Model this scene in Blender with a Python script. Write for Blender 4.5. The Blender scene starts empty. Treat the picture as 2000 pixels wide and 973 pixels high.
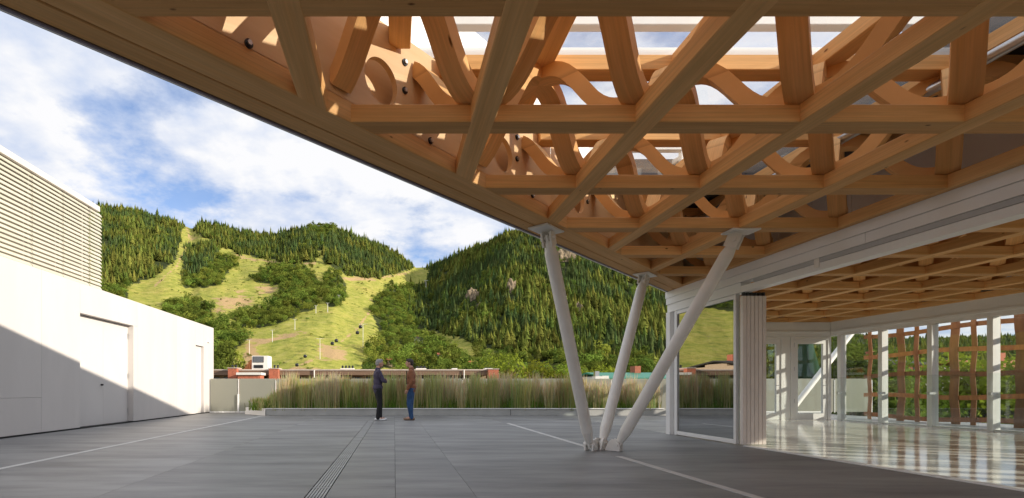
import bpy, bmesh, math, random
import numpy as np
from mathutils import Matrix, Vector, Euler
R = math.radians
random.seed(7); rng = np.random.default_rng(7)
scene = bpy.context.scene
COL = scene.collection

# ------------------------------------------------------------------ camera
FPX, VX, VY, EYE = 980.0, 770.0, 761.0, 0.90
cam_d = bpy.data.cameras.new('camera'); cam = bpy.data.objects.new('camera', cam_d); COL.objects.link(cam)
cam.location = (0, 0, EYE); cam.rotation_euler = (R(90), 0, 0)
cam_d.sensor_width = 36; cam_d.lens = 36 * FPX / 2000
cam_d.shift_x = (1000 - VX) / 2000; cam_d.shift_y = (VY - 486.5) / 2000
cam_d.clip_start = 0.05; cam_d.clip_end = 12000
scene.camera = cam

# ------------------------------------------------------------------ sun and sky
LD = Vector((-1.0, 0.40, -0.336)).normalized()          # direction the sunlight travels
sun_d = bpy.data.lights.new('sun', 'SUN'); sun_d.energy = 2.7; sun_d.angle = R(0.5); sun_d.color = (1.0, 0.91, 0.77)
sun = bpy.data.objects.new('sun', sun_d); COL.objects.link(sun); sun.location = (40, -16, 30)
sun.rotation_euler = LD.to_track_quat('-Z', 'Y').to_euler()

world = bpy.data.worlds.new('World'); scene.world = world; world.use_nodes = True
nt = world.node_tree; nt.nodes.clear()
def N(t, **kw):
    n = nt.nodes.new(t)
    for k, v in kw.items(): setattr(n, k, v)
    return n
def Lk(a, b): nt.links.new(a, b)
out = N('ShaderNodeOutputWorld'); bg = N('ShaderNodeBackground'); bg.inputs[1].default_value = 0.077
sky = N('ShaderNodeTexSky', sky_type='NISHITA', sun_disc=False)
sky.sun_elevation = math.asin(-LD.z); sky.sun_rotation = math.atan2(-LD.x, -LD.y); sky.altitude = 2400
sky.air_density = 1.0; sky.dust_density = 0.6; sky.ozone_density = 1.6
tc = N('ShaderNodeTexCoord'); sp = N('ShaderNodeSeparateXYZ'); Lk(tc.outputs['Generated'], sp.inputs[0])
zc = N('ShaderNodeMath', operation='MAXIMUM'); Lk(sp.outputs[2], zc.inputs[0]); zc.inputs[1].default_value = 0.0
za = N('ShaderNodeMath', operation='ADD'); Lk(zc.outputs[0], za.inputs[0]); za.inputs[1].default_value = 0.22
dx = N('ShaderNodeMath', operation='DIVIDE'); Lk(sp.outputs[0], dx.inputs[0]); Lk(za.outputs[0], dx.inputs[1])
dy = N('ShaderNodeMath', operation='DIVIDE'); Lk(sp.outputs[1], dy.inputs[0]); Lk(za.outputs[0], dy.inputs[1])
cb = N('ShaderNodeCombineXYZ'); Lk(dx.outputs[0], cb.inputs[0]); Lk(dy.outputs[0], cb.inputs[1]); cb.inputs[2].default_value = 35.5
n1 = N('ShaderNodeTexNoise'); n1.inputs['Scale'].default_value = 2.3; n1.inputs['Detail'].default_value = 9; n1.inputs['Roughness'].default_value = 0.6
Lk(cb.outputs[0], n1.inputs['Vector'])
r1 = N('ShaderNodeValToRGB'); r1.color_ramp.elements[0].position = 0.33; r1.color_ramp.elements[0].color = (0.16, 0.16, 0.16, 1); r1.color_ramp.elements[1].position = 0.46
Lk(n1.outputs['Fac'], r1.inputs[0])
n2 = N('ShaderNodeTexNoise'); n2.inputs['Scale'].default_value = 4.6; n2.inputs['Detail'].default_value = 8; n2.inputs['Roughness'].default_value = 0.55
mp2 = N('ShaderNodeMapping'); mp2.inputs['Location'].default_value = (1.3, 0.28, 2.0); Lk(cb.outputs[0], mp2.inputs[0]); Lk(mp2.outputs[0], n2.inputs['Vector'])
r2 = N('ShaderNodeValToRGB')
r2.color_ramp.elements[0].position = 0.34; r2.color_ramp.elements[0].color = (3.3, 3.8, 4.9, 1)
r2.color_ramp.elements[1].position = 0.58; r2.color_ramp.elements[1].color = (5.35, 5.35, 5.45, 1)
Lk(n2.outputs['Fac'], r2.inputs[0])
skm = N('ShaderNodeMix', data_type='RGBA', blend_type='MULTIPLY'); skm.inputs[0].default_value = 1.0
Lk(sky.outputs[0], skm.inputs[6]); skm.inputs[7].default_value = (1.05, 1.12, 1.25, 1)
mx = N('ShaderNodeMix', data_type='RGBA'); Lk(r1.outputs[0], mx.inputs[0]); Lk(skm.outputs[2], mx.inputs[6]); Lk(r2.outputs[0], mx.inputs[7])
Lk(mx.outputs[2], bg.inputs[0]); Lk(bg.outputs[0], out.inputs[0])

vs = scene.view_settings
vs.view_transform = 'Standard'; vs.look = 'None'; vs.gamma = 1; vs.use_curve_mapping = False; vs.exposure = 1.25
scene.cycles.max_bounces = 10; scene.cycles.transparent_max_bounces = 24; scene.cycles.diffuse_bounces = 5
scene.cycles.use_denoising = True; scene.cycles.caustics_reflective = False; scene.cycles.sample_clamp_indirect = 6

# ------------------------------------------------------------------ helpers: materials
MATS = {}
def mat(name, col, rough=0.6, metal=0.0, var=0.0, vscale=3.0, stretch=(1, 1, 1), bump=0.0, bscale=40.0, spec=0.5, col2=None, per_obj=0.0, coat=0.0):
    m = bpy.data.materials.new(name); m.use_nodes = True; t = m.node_tree; b = t.nodes['Principled BSDF']
    b.inputs['Roughness'].default_value = rough; b.inputs['Metallic'].default_value = metal
    b.inputs['Specular IOR Level'].default_value = spec; b.inputs['Coat Weight'].default_value = coat
    c = (*col, 1); b.inputs['Base Color'].default_value = c
    co = t.nodes.new('ShaderNodeTexCoord'); mp = t.nodes.new('ShaderNodeMapping'); mp.inputs['Scale'].default_value = stretch
    t.links.new(co.outputs['Object'], mp.inputs[0])
    oi = t.nodes.new('ShaderNodeObjectInfo')
    ad = t.nodes.new('ShaderNodeVectorMath'); ad.operation = 'ADD'
    sc_ = t.nodes.new('ShaderNodeMath'); sc_.operation = 'MULTIPLY'; sc_.inputs[1].default_value = 37.0 if per_obj else 0.0
    t.links.new(oi.outputs['Random'], sc_.inputs[0]); t.links.new(mp.outputs[0], ad.inputs[0]); t.links.new(sc_.outputs[0], ad.inputs[1])
    last = None
    if var or col2:
        nz = t.nodes.new('ShaderNodeTexNoise'); nz.inputs['Scale'].default_value = vscale; nz.inputs['Detail'].default_value = 6; nz.inputs['Roughness'].default_value = 0.62
        t.links.new(ad.outputs[0], nz.inputs['Vector'])
        rp = t.nodes.new('ShaderNodeValToRGB'); rp.color_ramp.elements[0].position = 0.33; rp.color_ramp.elements[1].position = 0.67
        if col2: a, bb = c, (*col2, 1)
        else: a = tuple(x * (1 - var) for x in col) + (1,); bb = tuple(min(1, x * (1 + var)) for x in col) + (1,)
        rp.color_ramp.elements[0].color = a; rp.color_ramp.elements[1].color = bb
        t.links.new(nz.outputs['Fac'], rp.inputs[0]); last = rp.outputs[0]
    if per_obj:
        mr = t.nodes.new('ShaderNodeMapRange'); mr.inputs['To Min'].default_value = 1 - per_obj; mr.inputs['To Max'].default_value = 1 + per_obj
        t.links.new(oi.outputs['Random'], mr.inputs[0])
        mm = t.nodes.new('ShaderNodeMix'); mm.data_type = 'RGBA'; mm.blend_type = 'MULTIPLY'; mm.inputs[0].default_value = 1
        if last: t.links.new(last, mm.inputs[6])
        else: mm.inputs[6].default_value = c
        t.links.new(mr.outputs[0], mm.inputs[7]); last = mm.outputs[2]
    if last: t.links.new(last, b.inputs['Base Color'])
    if bump:
        nb = t.nodes.new('ShaderNodeTexNoise'); nb.inputs['Scale'].default_value = bscale; nb.inputs['Detail'].default_value = 5
        t.links.new(ad.outputs[0], nb.inputs['Vector'])
        bp = t.nodes.new('ShaderNodeBump'); bp.inputs['Strength'].default_value = bump; bp.inputs['Distance'].default_value = 0.02
        t.links.new(nb.outputs['Fac'], bp.inputs['Height']); t.links.new(bp.outputs[0], b.inputs['Normal'])
    MATS[name] = m
    return m

def glass_mat(name, tint=(0.9, 0.95, 0.93), refl=0.12, haze=0.0, hazecol=(0.9, 0.92, 0.92), rough=0.0, fres=True):
    m = bpy.data.materials.new(name); m.use_nodes = True; t = m.node_tree; t.nodes.clear()
    o = t.nodes.new('ShaderNodeOutputMaterial'); tr = t.nodes.new('ShaderNodeBsdfTransparent'); tr.inputs[0].default_value = (*tint, 1)
    gl = t.nodes.new('ShaderNodeBsdfGlossy'); gl.inputs['Roughness'].default_value = rough
    mx_ = t.nodes.new('ShaderNodeMixShader')
    if fres:
        lw = t.nodes.new('ShaderNodeLayerWeight'); lw.inputs[0].default_value = 0.5
        pw = t.nodes.new('ShaderNodeMath'); pw.operation = 'POWER'; pw.inputs[1].default_value = 5.0; t.links.new(lw.outputs['Facing'], pw.inputs[0])
        mr = t.nodes.new('ShaderNodeMapRange'); mr.inputs['To Min'].default_value = refl; mr.inputs['To Max'].default_value = 1.0
        t.links.new(pw.outputs[0], mr.inputs[0]); t.links.new(mr.outputs[0], mx_.inputs[0])
    else: mx_.inputs[0].default_value = refl
    t.links.new(tr.outputs[0], mx_.inputs[1]); t.links.new(gl.outputs[0], mx_.inputs[2])
    last = mx_.outputs[0]
    if haze:
        tl = t.nodes.new('ShaderNodeBsdfTranslucent'); tl.inputs[0].default_value = (*hazecol, 1)
        df = t.nodes.new('ShaderNodeBsdfDiffuse'); df.inputs[0].default_value = (*hazecol, 1)
        hm = t.nodes.new('ShaderNodeMixShader'); hm.inputs[0].default_value = 0.25
        t.links.new(tl.outputs[0], hm.inputs[1]); t.links.new(df.outputs[0], hm.inputs[2])
        m2 = t.nodes.new('ShaderNodeMixShader'); m2.inputs[0].default_value = haze
        t.links.new(last, m2.inputs[1]); t.links.new(hm.outputs[0], m2.inputs[2]); last = m2.outputs[0]
    t.links.new(last, o.inputs[0]); MATS[name] = m
    return m

def leaf_mat(name, col, var=0.35, trans=0.3):
    m = bpy.data.materials.new(name); m.use_nodes = True; t = m.node_tree; t.nodes.clear()
    o = t.nodes.new('ShaderNodeOutputMaterial'); df = t.nodes.new('ShaderNodeBsdfDiffuse'); tl = t.nodes.new('ShaderNodeBsdfTranslucent')
    mx_ = t.nodes.new('ShaderNodeMixShader'); mx_.inputs[0].default_value = trans
    oi = t.nodes.new('ShaderNodeObjectInfo'); hs = t.nodes.new('ShaderNodeHueSaturation'); hs.inputs['Color'].default_value = (*col, 1)
    mr = t.nodes.new('ShaderNodeMapRange'); mr.inputs['To Min'].default_value = 1 - var; mr.inputs['To Max'].default_value = 1 + var
    t.links.new(oi.outputs['Random'], mr.inputs[0])
    ms = t.nodes.new('ShaderNodeMath'); ms.operation = 'MULTIPLY'; ms.inputs[1].default_value = 7.31
    fr = t.nodes.new('ShaderNodeMath'); fr.operation = 'FRACT'; t.links.new(oi.outputs['Random'], ms.inputs[0]); t.links.new(ms.outputs[0], fr.inputs[0])
    mh = t.nodes.new('ShaderNodeMapRange'); mh.inputs['To Min'].default_value = 0.465; mh.inputs['To Max'].default_value = 0.52
    t.links.new(fr.outputs[0], mh.inputs[0]); t.links.new(mh.outputs[0], hs.inputs['Hue'])
    co = t.nodes.new('ShaderNodeTexCoord'); nz = t.nodes.new('ShaderNodeTexNoise'); nz.inputs['Scale'].default_value = 1.1; nz.inputs['Detail'].default_value = 4
    t.links.new(co.outputs['Object'], nz.inputs['Vector'])
    mn = t.nodes.new('ShaderNodeMapRange'); mn.inputs['From Min'].default_value = 0.3; mn.inputs['From Max'].default_value = 0.7; mn.inputs['To Min'].default_value = 0.7; mn.inputs['To Max'].default_value = 1.3
    t.links.new(nz.outputs['Fac'], mn.inputs[0])
    mv = t.nodes.new('ShaderNodeMath'); mv.operation = 'MULTIPLY'; t.links.new(mr.outputs[0], mv.inputs[0]); t.links.new(mn.outputs[0], mv.inputs[1])
    t.links.new(mv.outputs[0], hs.inputs['Value'])
    for s in (df, tl): t.links.new(hs.outputs[0], s.inputs[0])
    t.links.new(df.outputs[0], mx_.inputs[1]); t.links.new(tl.outputs[0], mx_.inputs[2]); t.links.new(mx_.outputs[0], o.inputs[0])
    MATS[name] = m
    return m

# ------------------------------------------------------------------ helpers: objects
W = {}
def link(name, data, M=None, parent=None):
    o = bpy.data.objects.new(name, data); COL.objects.link(o)
    M = M or Matrix.Identity(4); o.matrix_basis = M; W[o] = M
    if parent is not None:
        o.parent = parent; o.matrix_parent_inverse = W[parent].inverted()
    return o
def tag(o, label, cat, group=None):
    o['label'] = label; o['category'] = cat
    if group: o['group'] = group
    return o
def thing(name, loc, label, cat, group=None):
    return tag(link(name, None, Matrix.Translation(loc)), label, cat, group)
def mesh_of(name, v, f, m, smooth=False):
    me = bpy.data.meshes.new(name); me.from_pydata([tuple(a) for a in v], [], f); me.materials.append(m); me.update()
    if smooth: me.polygons.foreach_set('use_smooth', [True] * len(me.polygons))
    return me
def bm_mesh(name, bm, m, smooth=False):
    bmesh.ops.recalc_face_normals(bm, faces=bm.faces)
    me = bpy.data.meshes.new(name); bm.to_mesh(me); bm.free(); me.materials.append(m)
    if smooth: me.polygons.foreach_set('use_smooth', [True] * len(me.polygons))
    return me
CACHE = {}
def prism_mesh(L, w, h, m, c=0.006):
    """chamfered bar along local x, centred"""
    key = (round(L, 3), round(w, 4), round(h, 4), m.name, c)
    if key in CACHE: return CACHE[key]
    a, b = w / 2, h / 2; c = min(c, a * 0.45, b * 0.45)
    pr = [(-a + c, -b), (a - c, -b), (a, -b + c), (a, b - c), (a - c, b), (-a + c, b), (-a, b - c), (-a, -b + c)]
    v = [(-L / 2, y, z) for y, z in pr] + [(L / 2, y, z) for y, z in pr]
    f = [(i, (i + 1) % 8, 8 + (i + 1) % 8, 8 + i) for i in range(8)] + [tuple(range(7, -1, -1)), tuple(range(8, 16))]
    me = mesh_of('bar', v, f, m); CACHE[key] = me
    bm = bmesh.new(); bm.from_mesh(me); bmesh.ops.recalc_face_normals(bm, faces=bm.faces); bm.to_mesh(me); bm.free()
    return me
def frame_M(p0, p1, up=(0, 0, 1)):
    p0, p1 = Vector(p0), Vector(p1); x = (p1 - p0).normalized(); u = Vector(up)
    if abs(x.dot(u)) > 0.99: u = Vector((0, 1, 0))
    y = u.cross(x).normalized(); z = x.cross(y)
    M = Matrix((x, y, z)).transposed().to_4x4(); M.translation = (p0 + p1) / 2
    return M
def bar(name, p0, p1, w, h, m, parent=None, c=0.006, up=(0, 0, 1)):
    L = (Vector(p1) - Vector(p0)).length
    return link(name, prism_mesh(L, w, h, m, c), frame_M(p0, p1, up), parent)
def box(name, x0, x1, y0, y1, z0, z1, m, parent=None, c=0.004):
    """axis aligned box given by its extents, chamfered"""
    return bar(name, (x0, (y0 + y1) / 2, (z0 + z1) / 2), (x1, (y0 + y1) / 2, (z0 + z1) / 2), y1 - y0, z1 - z0, m, parent, c)
def tube_bm(bm, p0, p1, r0, r1=None, n=16, caps=True):
    r1 = r0 if r1 is None else r1
    M = frame_M(p0, p1); L = (Vector(p1) - Vector(p0)).length
    rings = []
    for s, r in ((-L / 2, r0), (L / 2, r1)):
        rings.append([bm.verts.new(M @ Vector((s, r * math.cos(2 * math.pi * i / n), r * math.sin(2 * math.pi * i / n)))) for i in range(n)])
    for i in range(n): bm.faces.new((rings[0][i], rings[0][(i + 1) % n], rings[1][(i + 1) % n], rings[1][i]))
    if caps: bm.faces.new(rings[0][::-1]); bm.faces.new(rings[1])
def tube(name, p0, p1, r0, m, parent=None, r1=None, n=20):
    bm = bmesh.new(); tube_bm(bm, p0, p1, r0, r1, n)
    me = bm_mesh(name, bm, m, True)
    try: me.set_sharp_from_angle(angle=R(40))
    except Exception: pass
    return link(name, me, None, parent)
def box_bm(bm, x0, x1, y0, y1, z0, z1, M=None):
    vs_ = [bm.verts.new((M @ Vector(p)) if M else p) for p in [(x0, y0, z0), (x1, y0, z0), (x1, y1, z0), (x0, y1, z0), (x0, y0, z1), (x1, y0, z1), (x1, y1, z1), (x0, y1, z1)]]
    for f in ((0, 3, 2, 1), (4, 5, 6, 7), (0, 1, 5, 4), (1, 2, 6, 5), (2, 3, 7, 6), (3, 0, 4, 7)): bm.faces.new([vs_[i] for i in f])
def prism_poly(name, pts, z0, z1, m, parent=None):
    n = len(pts); v = [(x, y, z0) for x, y in pts] + [(x, y, z1) for x, y in pts]
    f = [(i, (i + 1) % n, n + (i + 1) % n, n + i) for i in range(n)] + [tuple(range(n - 1, -1, -1)), tuple(range(n, 2 * n))]
    me = mesh_of(name, v, f, m)
    bm = bmesh.new(); bm.from_mesh(me); bmesh.ops.recalc_face_normals(bm, faces=bm.faces); bm.to_mesh(me); bm.free()
    return link(name, me, None, parent)
def px(x, y, d):
    """world point seen at photo pixel (x, y) at depth d"""
    return Vector(((x - VX) / FPX * d, d, EYE + (VY - y) / FPX * d))

# ------------------------------------------------------------------ materials
wood = mat('spruce glulam', (0.72, 0.390, 0.142), 0.6, col2=(0.85, 0.505, 0.215), vscale=1.0, stretch=(0.7, 9, 9), bump=0.12, bscale=14, per_obj=0.13, spec=0.2)
def add_wood_detail(m, lam=0.033, zs=1.0):
    t = m.node_tree; b = t.nodes['Principled BSDF']; src = b.inputs['Base Color'].links[0].from_socket
    co = t.nodes.new('ShaderNodeTexCoord'); oi = t.nodes.new('ShaderNodeObjectInfo')
    mu = t.nodes.new('ShaderNodeMath'); mu.operation = 'MULTIPLY'; mu.inputs[1].default_value = 91.0; t.links.new(oi.outputs['Random'], mu.inputs[0])
    ad = t.nodes.new('ShaderNodeVectorMath'); ad.operation = 'ADD'; t.links.new(co.outputs['Object'], ad.inputs[0]); t.links.new(mu.outputs[0], ad.inputs[1])
    mp = t.nodes.new('ShaderNodeMapping'); mp.inputs['Scale'].default_value = (3.2, 7.0, 7.0 * zs); t.links.new(ad.outputs[0], mp.inputs[0])
    vo = t.nodes.new('ShaderNodeTexVoronoi'); vo.inputs['Scale'].default_value = 1.0; t.links.new(mp.outputs[0], vo.inputs['Vector'])
    kr = t.nodes.new('ShaderNodeValToRGB'); kr.color_ramp.elements[0].position = 0.035; kr.color_ramp.elements[0].color = (0.22, 0.15, 0.09, 1); kr.color_ramp.elements[1].position = 0.085; kr.color_ramp.elements[1].color = (1, 1, 1, 1)
    t.links.new(vo.outputs['Distance'], kr.inputs[0])
    # keep only some of the knots
    mx0 = t.nodes.new('ShaderNodeMix'); mx0.data_type = 'RGBA'; sc = t.nodes.new('ShaderNodeSeparateColor'); t.links.new(vo.outputs['Color'], sc.inputs[0])
    gt = t.nodes.new('ShaderNodeMath'); gt.operation = 'GREATER_THAN'; gt.inputs[1].default_value = 0.62; t.links.new(sc.outputs[0], gt.inputs[0])
    t.links.new(gt.outputs[0], mx0.inputs[0]); mx0.inputs[6].default_value = (1, 1, 1, 1); t.links.new(kr.outputs[0], mx0.inputs[7])
    # grain streaks and glue lines
    mp2 = t.nodes.new('ShaderNodeMapping'); mp2.inputs['Scale'].default_value = (1.5, 60, 60 * zs); t.links.new(ad.outputs[0], mp2.inputs[0])
    gz = t.nodes.new('ShaderNodeTexNoise'); gz.inputs['Scale'].default_value = 1.0; gz.inputs['Detail'].default_value = 4; t.links.new(mp2.outputs[0], gz.inputs['Vector'])
    gr_ = t.nodes.new('ShaderNodeMapRange'); gr_.inputs['From Min'].default_value = 0.3; gr_.inputs['From Max'].default_value = 0.7; gr_.inputs['To Min'].default_value = 0.88; gr_.inputs['To Max'].default_value = 1.07; t.links.new(gz.outputs['Fac'], gr_.inputs[0])
    sx = t.nodes.new('ShaderNodeSeparateXYZ'); t.links.new(co.outputs['Object'], sx.inputs[0])
    dv = t.nodes.new('ShaderNodeMath'); dv.operation = 'DIVIDE'; dv.inputs[1].default_value = lam; t.links.new(sx.outputs[2], dv.inputs[0])
    fr = t.nodes.new('ShaderNodeMath'); fr.operation = 'FRACT'; t.links.new(dv.outputs[0], fr.inputs[0])
    lr = t.nodes.new('ShaderNodeValToRGB'); lr.color_ramp.elements[0].position = 0.02; lr.color_ramp.elements[0].color = (0.80, 0.76, 0.72, 1); lr.color_ramp.elements[1].position = 0.07; lr.color_ramp.elements[1].color = (1, 1, 1, 1); t.links.new(fr.outputs[0], lr.inputs[0])
    last = src
    for o in (mx0.outputs[2], gr_.outputs[0], lr.outputs[0]):
        q = t.nodes.new('ShaderNodeMix'); q.data_type = 'RGBA'; q.blend_type = 'MULTIPLY'; q.inputs[0].default_value = 1; t.links.new(last, q.inputs[6]); t.links.new(o, q.inputs[7]); last = q.outputs[2]
    t.links.new(last, b.inputs['Base Color'])
add_wood_detail(wood)
webwood = mat('curved laminated web', (0.72, 0.390, 0.142), 0.6, col2=(0.85, 0.505, 0.215), vscale=1.0, stretch=(0.7, 9, 0.3), per_obj=0.10, spec=0.2)
add_wood_detail(webwood, 0.6, 0.05)
ply = mat('spruce plywood', (0.68, 0.44, 0.22), 0.5, col2=(0.77, 0.53, 0.29), vscale=1.2, stretch=(0.6, 5, 5), bump=0.06, bscale=12, per_obj=0.05, spec=0.35)
steelwhite = mat('white painted steel', (0.80, 0.77, 0.72), 0.38, var=0.06, vscale=2.5, bump=0.04, bscale=60)
alu = mat('white powder coated aluminium', (0.86, 0.85, 0.83), 0.35, var=0.03, vscale=1.5)
alu_tan = mat('pale anodised leaf edge', (0.76, 0.68, 0.62), 0.35, var=0.05, per_obj=0.05)
plaster = mat('white wall panel', (0.585, 0.545, 0.515), 0.7, var=0.045, vscale=1.1, stretch=(1, 1, 0.22), bump=0.05, bscale=90, per_obj=0.015)
doorwhite = mat('white door', (0.61, 0.575, 0.55), 0.5, var=0.025, vscale=0.8)
slatmat = mat('cream slat', (0.56, 0.53, 0.44), 0.5, var=0.06, per_obj=0.06, stretch=(1, 6, 6))
darkmetal = mat('dark metal', (0.03, 0.03, 0.032), 0.4, metal=0.6)
chrome = mat('galvanised steel', (0.55, 0.55, 0.55), 0.32, metal=0.9, var=0.1)
trackgrey = mat('grey track lining', (0.48, 0.48, 0.48), 0.5)
rubber = mat('black rubber', (0.02, 0.02, 0.02), 0.6)
flash = mat('anodised flashing', (0.22, 0.19, 0.22), 0.35, metal=0.7, var=0.1)
stone = mat('grey terrace slab', (0.140, 0.139, 0.139), 0.46, col2=(0.300, 0.297, 0.292), vscale=0.9, stretch=(0.6, 2.6, 1), bump=0.12, bscale=20, per_obj=0.025, spec=0.45)
gratem = mat('worn grate steel', (0.40, 0.40, 0.40), 0.45, metal=0.5, var=0.2)
grout = mat('joint bed', (0.05, 0.05, 0.05), 0.8)
inlay = mat('pale stone inlay', (0.55, 0.54, 0.52), 0.6, var=0.08, vscale=3)
concrete = mat('pale concrete kerb', (0.42, 0.42, 0.40), 0.7, var=0.1, vscale=1.5, bump=0.1)
polished = mat('polished pale floor', (0.80, 0.77, 0.71), 0.10, var=0.06, vscale=1.2, spec=0.35)
woven = mat('resin veneer strip', (0.26, 0.085, 0.028), 0.35, col2=(0.42, 0.16, 0.05), vscale=2, stretch=(1, 6, 1), per_obj=0.45)
roofdark = mat('dark roof underside', (0.10, 0.10, 0.105), 0.6, var=0.1)
skyglass = glass_mat('skylight glass', (0.98, 0.99, 1.0), 0.02, haze=0.035)
winglass = glass_mat('clear window glass', (0.95, 0.975, 0.965), 0.04)
mirrglass = glass_mat('coated reflective glass', (0.22, 0.25, 0.24), 0.60)
brick = mat('red brick', (0.42, 0.13, 0.07), 0.8, var=0.25, vscale=9, bump=0.2, bscale=50)
glassdark = mat('dark window', (0.02, 0.022, 0.025), 0.12)
soil = mat('planter soil', (0.05, 0.038, 0.025), 0.9, var=0.3, vscale=12, bump=0.4)
rock = mat('pale rock', (0.10, 0.075, 0.048), 0.9, col2=(0.40, 0.30, 0.19), vscale=0.25, stretch=(1, 1, .5), bump=1.0, bscale=0.6)
bark = mat('bark', (0.09, 0.065, 0.045), 0.9, var=0.3, vscale=4)

# frosted parapet glass: mostly diffuse and translucent
m = bpy.data.materials.new('frosted parapet glass'); m.use_nodes = True; t = m.node_tree; t.nodes.clear()
o_ = t.nodes.new('ShaderNodeOutputMaterial'); a_ = t.nodes.new('ShaderNodeBsdfTranslucent'); b_ = t.nodes.new('ShaderNodeBsdfPrincipled'); c_ = t.nodes.new('ShaderNodeMixShader')
a_.inputs[0].default_value = (0.58, 0.58, 0.50, 1); b_.inputs['Base Color'].default_value = (0.50, 0.49, 0.42, 1); b_.inputs['Roughness'].default_value = 0.35
c_.inputs[0].default_value = 0.45; t.links.new(a_.outputs[0], c_.inputs[1]); t.links.new(b_.outputs[0], c_.inputs[2]); t.links.new(c_.outputs[0], o_.inputs[0]); frosted = m

# ================================================================== LARGE STRUCTURE
# ------------------------------------------------------------------ terrain
SK = np.array([(-2600, 560), (-1400, 520), (-600, 470), (-200, 430), (0, 410), (120, 400), (198, 403), (260, 413), (330, 428), (357, 440), (375, 447), (392, 437), (430, 440), (470, 453), (530, 460), (570, 450),
               (610, 442), (650, 440), (680, 457), (740, 478), (775, 497), (812, 523), (840, 522), (870, 508), (900, 493), (945, 478), (975, 462), (1000, 452), (1040, 446), (1090, 446), (1180, 455), (1300, 490), (1400, 540), (1500, 590),
               (1620, 648), (1760, 662), (2000, 655), (2400, 640), (3400, 660)], float)
DSK = np.array([(-2600, 1500), (0, 1350), (400, 1500), (680, 1500), (840, 1650), (900, 1450), (1000, 1250), (1300, 1150), (1620, 1800), (2000, 2500), (3400, 2500)], float)
DB = np.array([(-2600, 330), (600, 330), (800, 400), (1300, 430), (3400, 500)], float)
def vnoise(x, y, seed=0):
    xi = np.floor(x).astype(int); yi = np.floor(y).astype(int); xf = x - xi; yf = y - yi
    def h(a, b):
        n = (a * 374761393 + b * 668265263 + seed * 144269) & 0x7fffffff
        n = ((n ^ (n >> 13)) * 1274126177) & 0x7fffffff
        return (n & 0xffff) / 65535.0
    u = xf * xf * (3 - 2 * xf); v = yf * yf * (3 - 2 * yf)
    return (h(xi, yi) * (1 - u) + h(xi + 1, yi) * u) * (1 - v) + (h(xi, yi + 1) * (1 - u) + h(xi + 1, yi + 1) * u) * v
def fbm(x, y, seed=0, o=4):
    s = 0; a = 0.5
    for i in range(o): s = s + a * vnoise(x * 2 ** i, y * 2 ** i, seed + i); a *= 0.5
    return s
YB = 752.0
def terrain(x, t):
    """x: bearing of a column (photo px), t: 0 foot .. 1 ridge -> world xyz arrays and photo y"""
    x = np.asarray(x, float); t = np.asarray(t, float)
    ys = np.interp(x, SK[:, 0], SK[:, 1]); ds = np.interp(x, DSK[:, 0], DSK[:, 1]); db = np.interp(x, DB[:, 0], DB[:, 1])
    d = db * (ds / db) ** t
    y = YB + (ys - YB) * np.power(t, 0.92)
    bumpy = (fbm(x / 55.0, t * 7.0, 3) - 0.47) * 16 * np.sin(np.pi * np.clip(t, 0, 1))
    y = y + bumpy
    X = (x - VX) / FPX * d; Z = EYE + (VY - y) / FPX * d
    return X, d, Z, y
def inpoly(px_, py_, poly):
    c = np.zeros(px_.shape, bool); n = len(poly)
    for i in range(n):
        x1, y1 = poly[i]; x2, y2 = poly[(i + 1) % n]
        cond = ((y1 > py_) != (y2 > py_)) & (px_ < (x2 - x1) * (py_ - y1) / ((y2 - y1) + 1e-9) + x1)
        c ^= cond
    return c
CONIF = [
    [(-2600, 380), (198, 395), (260, 405), (330, 418), (357, 430), (352, 460), (350, 490), (340, 515), (318, 530), (290, 545), (258, 556), (225, 560), (190, 575), (-2600, 640)],
    [(385, 428), (410, 430), (470, 440), (540, 450), (580, 440), (600, 445), (640, 470), (620, 490), (612, 512), (570, 517), (520, 505), (470, 497), (440, 482), (420, 470), (385, 460)],
    [(365, 485), (400, 473), (430, 480), (425, 500), (405, 520), (395, 540), (362, 545), (352, 540), (360, 525), (358, 505)],
    [(622, 470), (655, 450), (680, 452), (740, 465), (800, 500), (815, 520), (780, 533), (720, 543), (680, 538), (650, 522), (632, 512)],
    [(838, 505), (900, 480), (945, 470), (1000, 435), (1100, 420), (1300, 460), (1500, 560), (1640, 630), (2300, 640), (2300, 735), (1320, 738), (1000, 700), (900, 660), (815, 640), (800, 600), (806, 570), (835, 545)],
]
DECID = [
    [(352, 540), (395, 540), (405, 520), (425, 500), (462, 505), (455, 520), (440, 540), (432, 556), (400, 562), (360, 560)],
    [(540, 518), (580, 518), (602, 525), (620, 545), (622, 590), (612, 604), (560, 626), (510, 642), (470, 640), (455, 625), (480, 612), (520, 603), (545, 588), (545, 558), (498, 550), (508, 533)],
    [(637, 533), (662, 533), (677, 560), (675, 583), (660, 595), (640, 603), (630, 578)],
    [(190, 560), (225, 562), (252, 566), (245, 590), (215, 600), (190, 590)],
    [(308, 606), (350, 590), (395, 592), (418, 612), (410, 640), (330, 625)],
    [(405, 640), (440, 635), (486, 660), (470, 672), (430, 712), (380, 720), (380, 650)],
    [(728, 588), (760, 562), (806, 560), (806, 600), (815, 640), (880, 680), (840, 728), (760, 720), (720, 722), (705, 715), (735, 680), (742, 650), (730, 620)],
    [(600, 440), (650, 437), (655, 450), (625, 470), (610, 462)], [(-1500, 640), (-100, 590), (190, 585), (190, 600), (-100, 640), (-1500, 690)],
    [(840, 690), (1000, 700), (1320, 715), (2300, 720), (2300, 752), (840, 752)],
]
nx, ntt = 420, 90
xs = np.concatenate([np.linspace(-2600, 100, 60, endpoint=False), np.linspace(100, 1400, 290, endpoint=False), np.linspace(1400, 3400, 70)])
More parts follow.
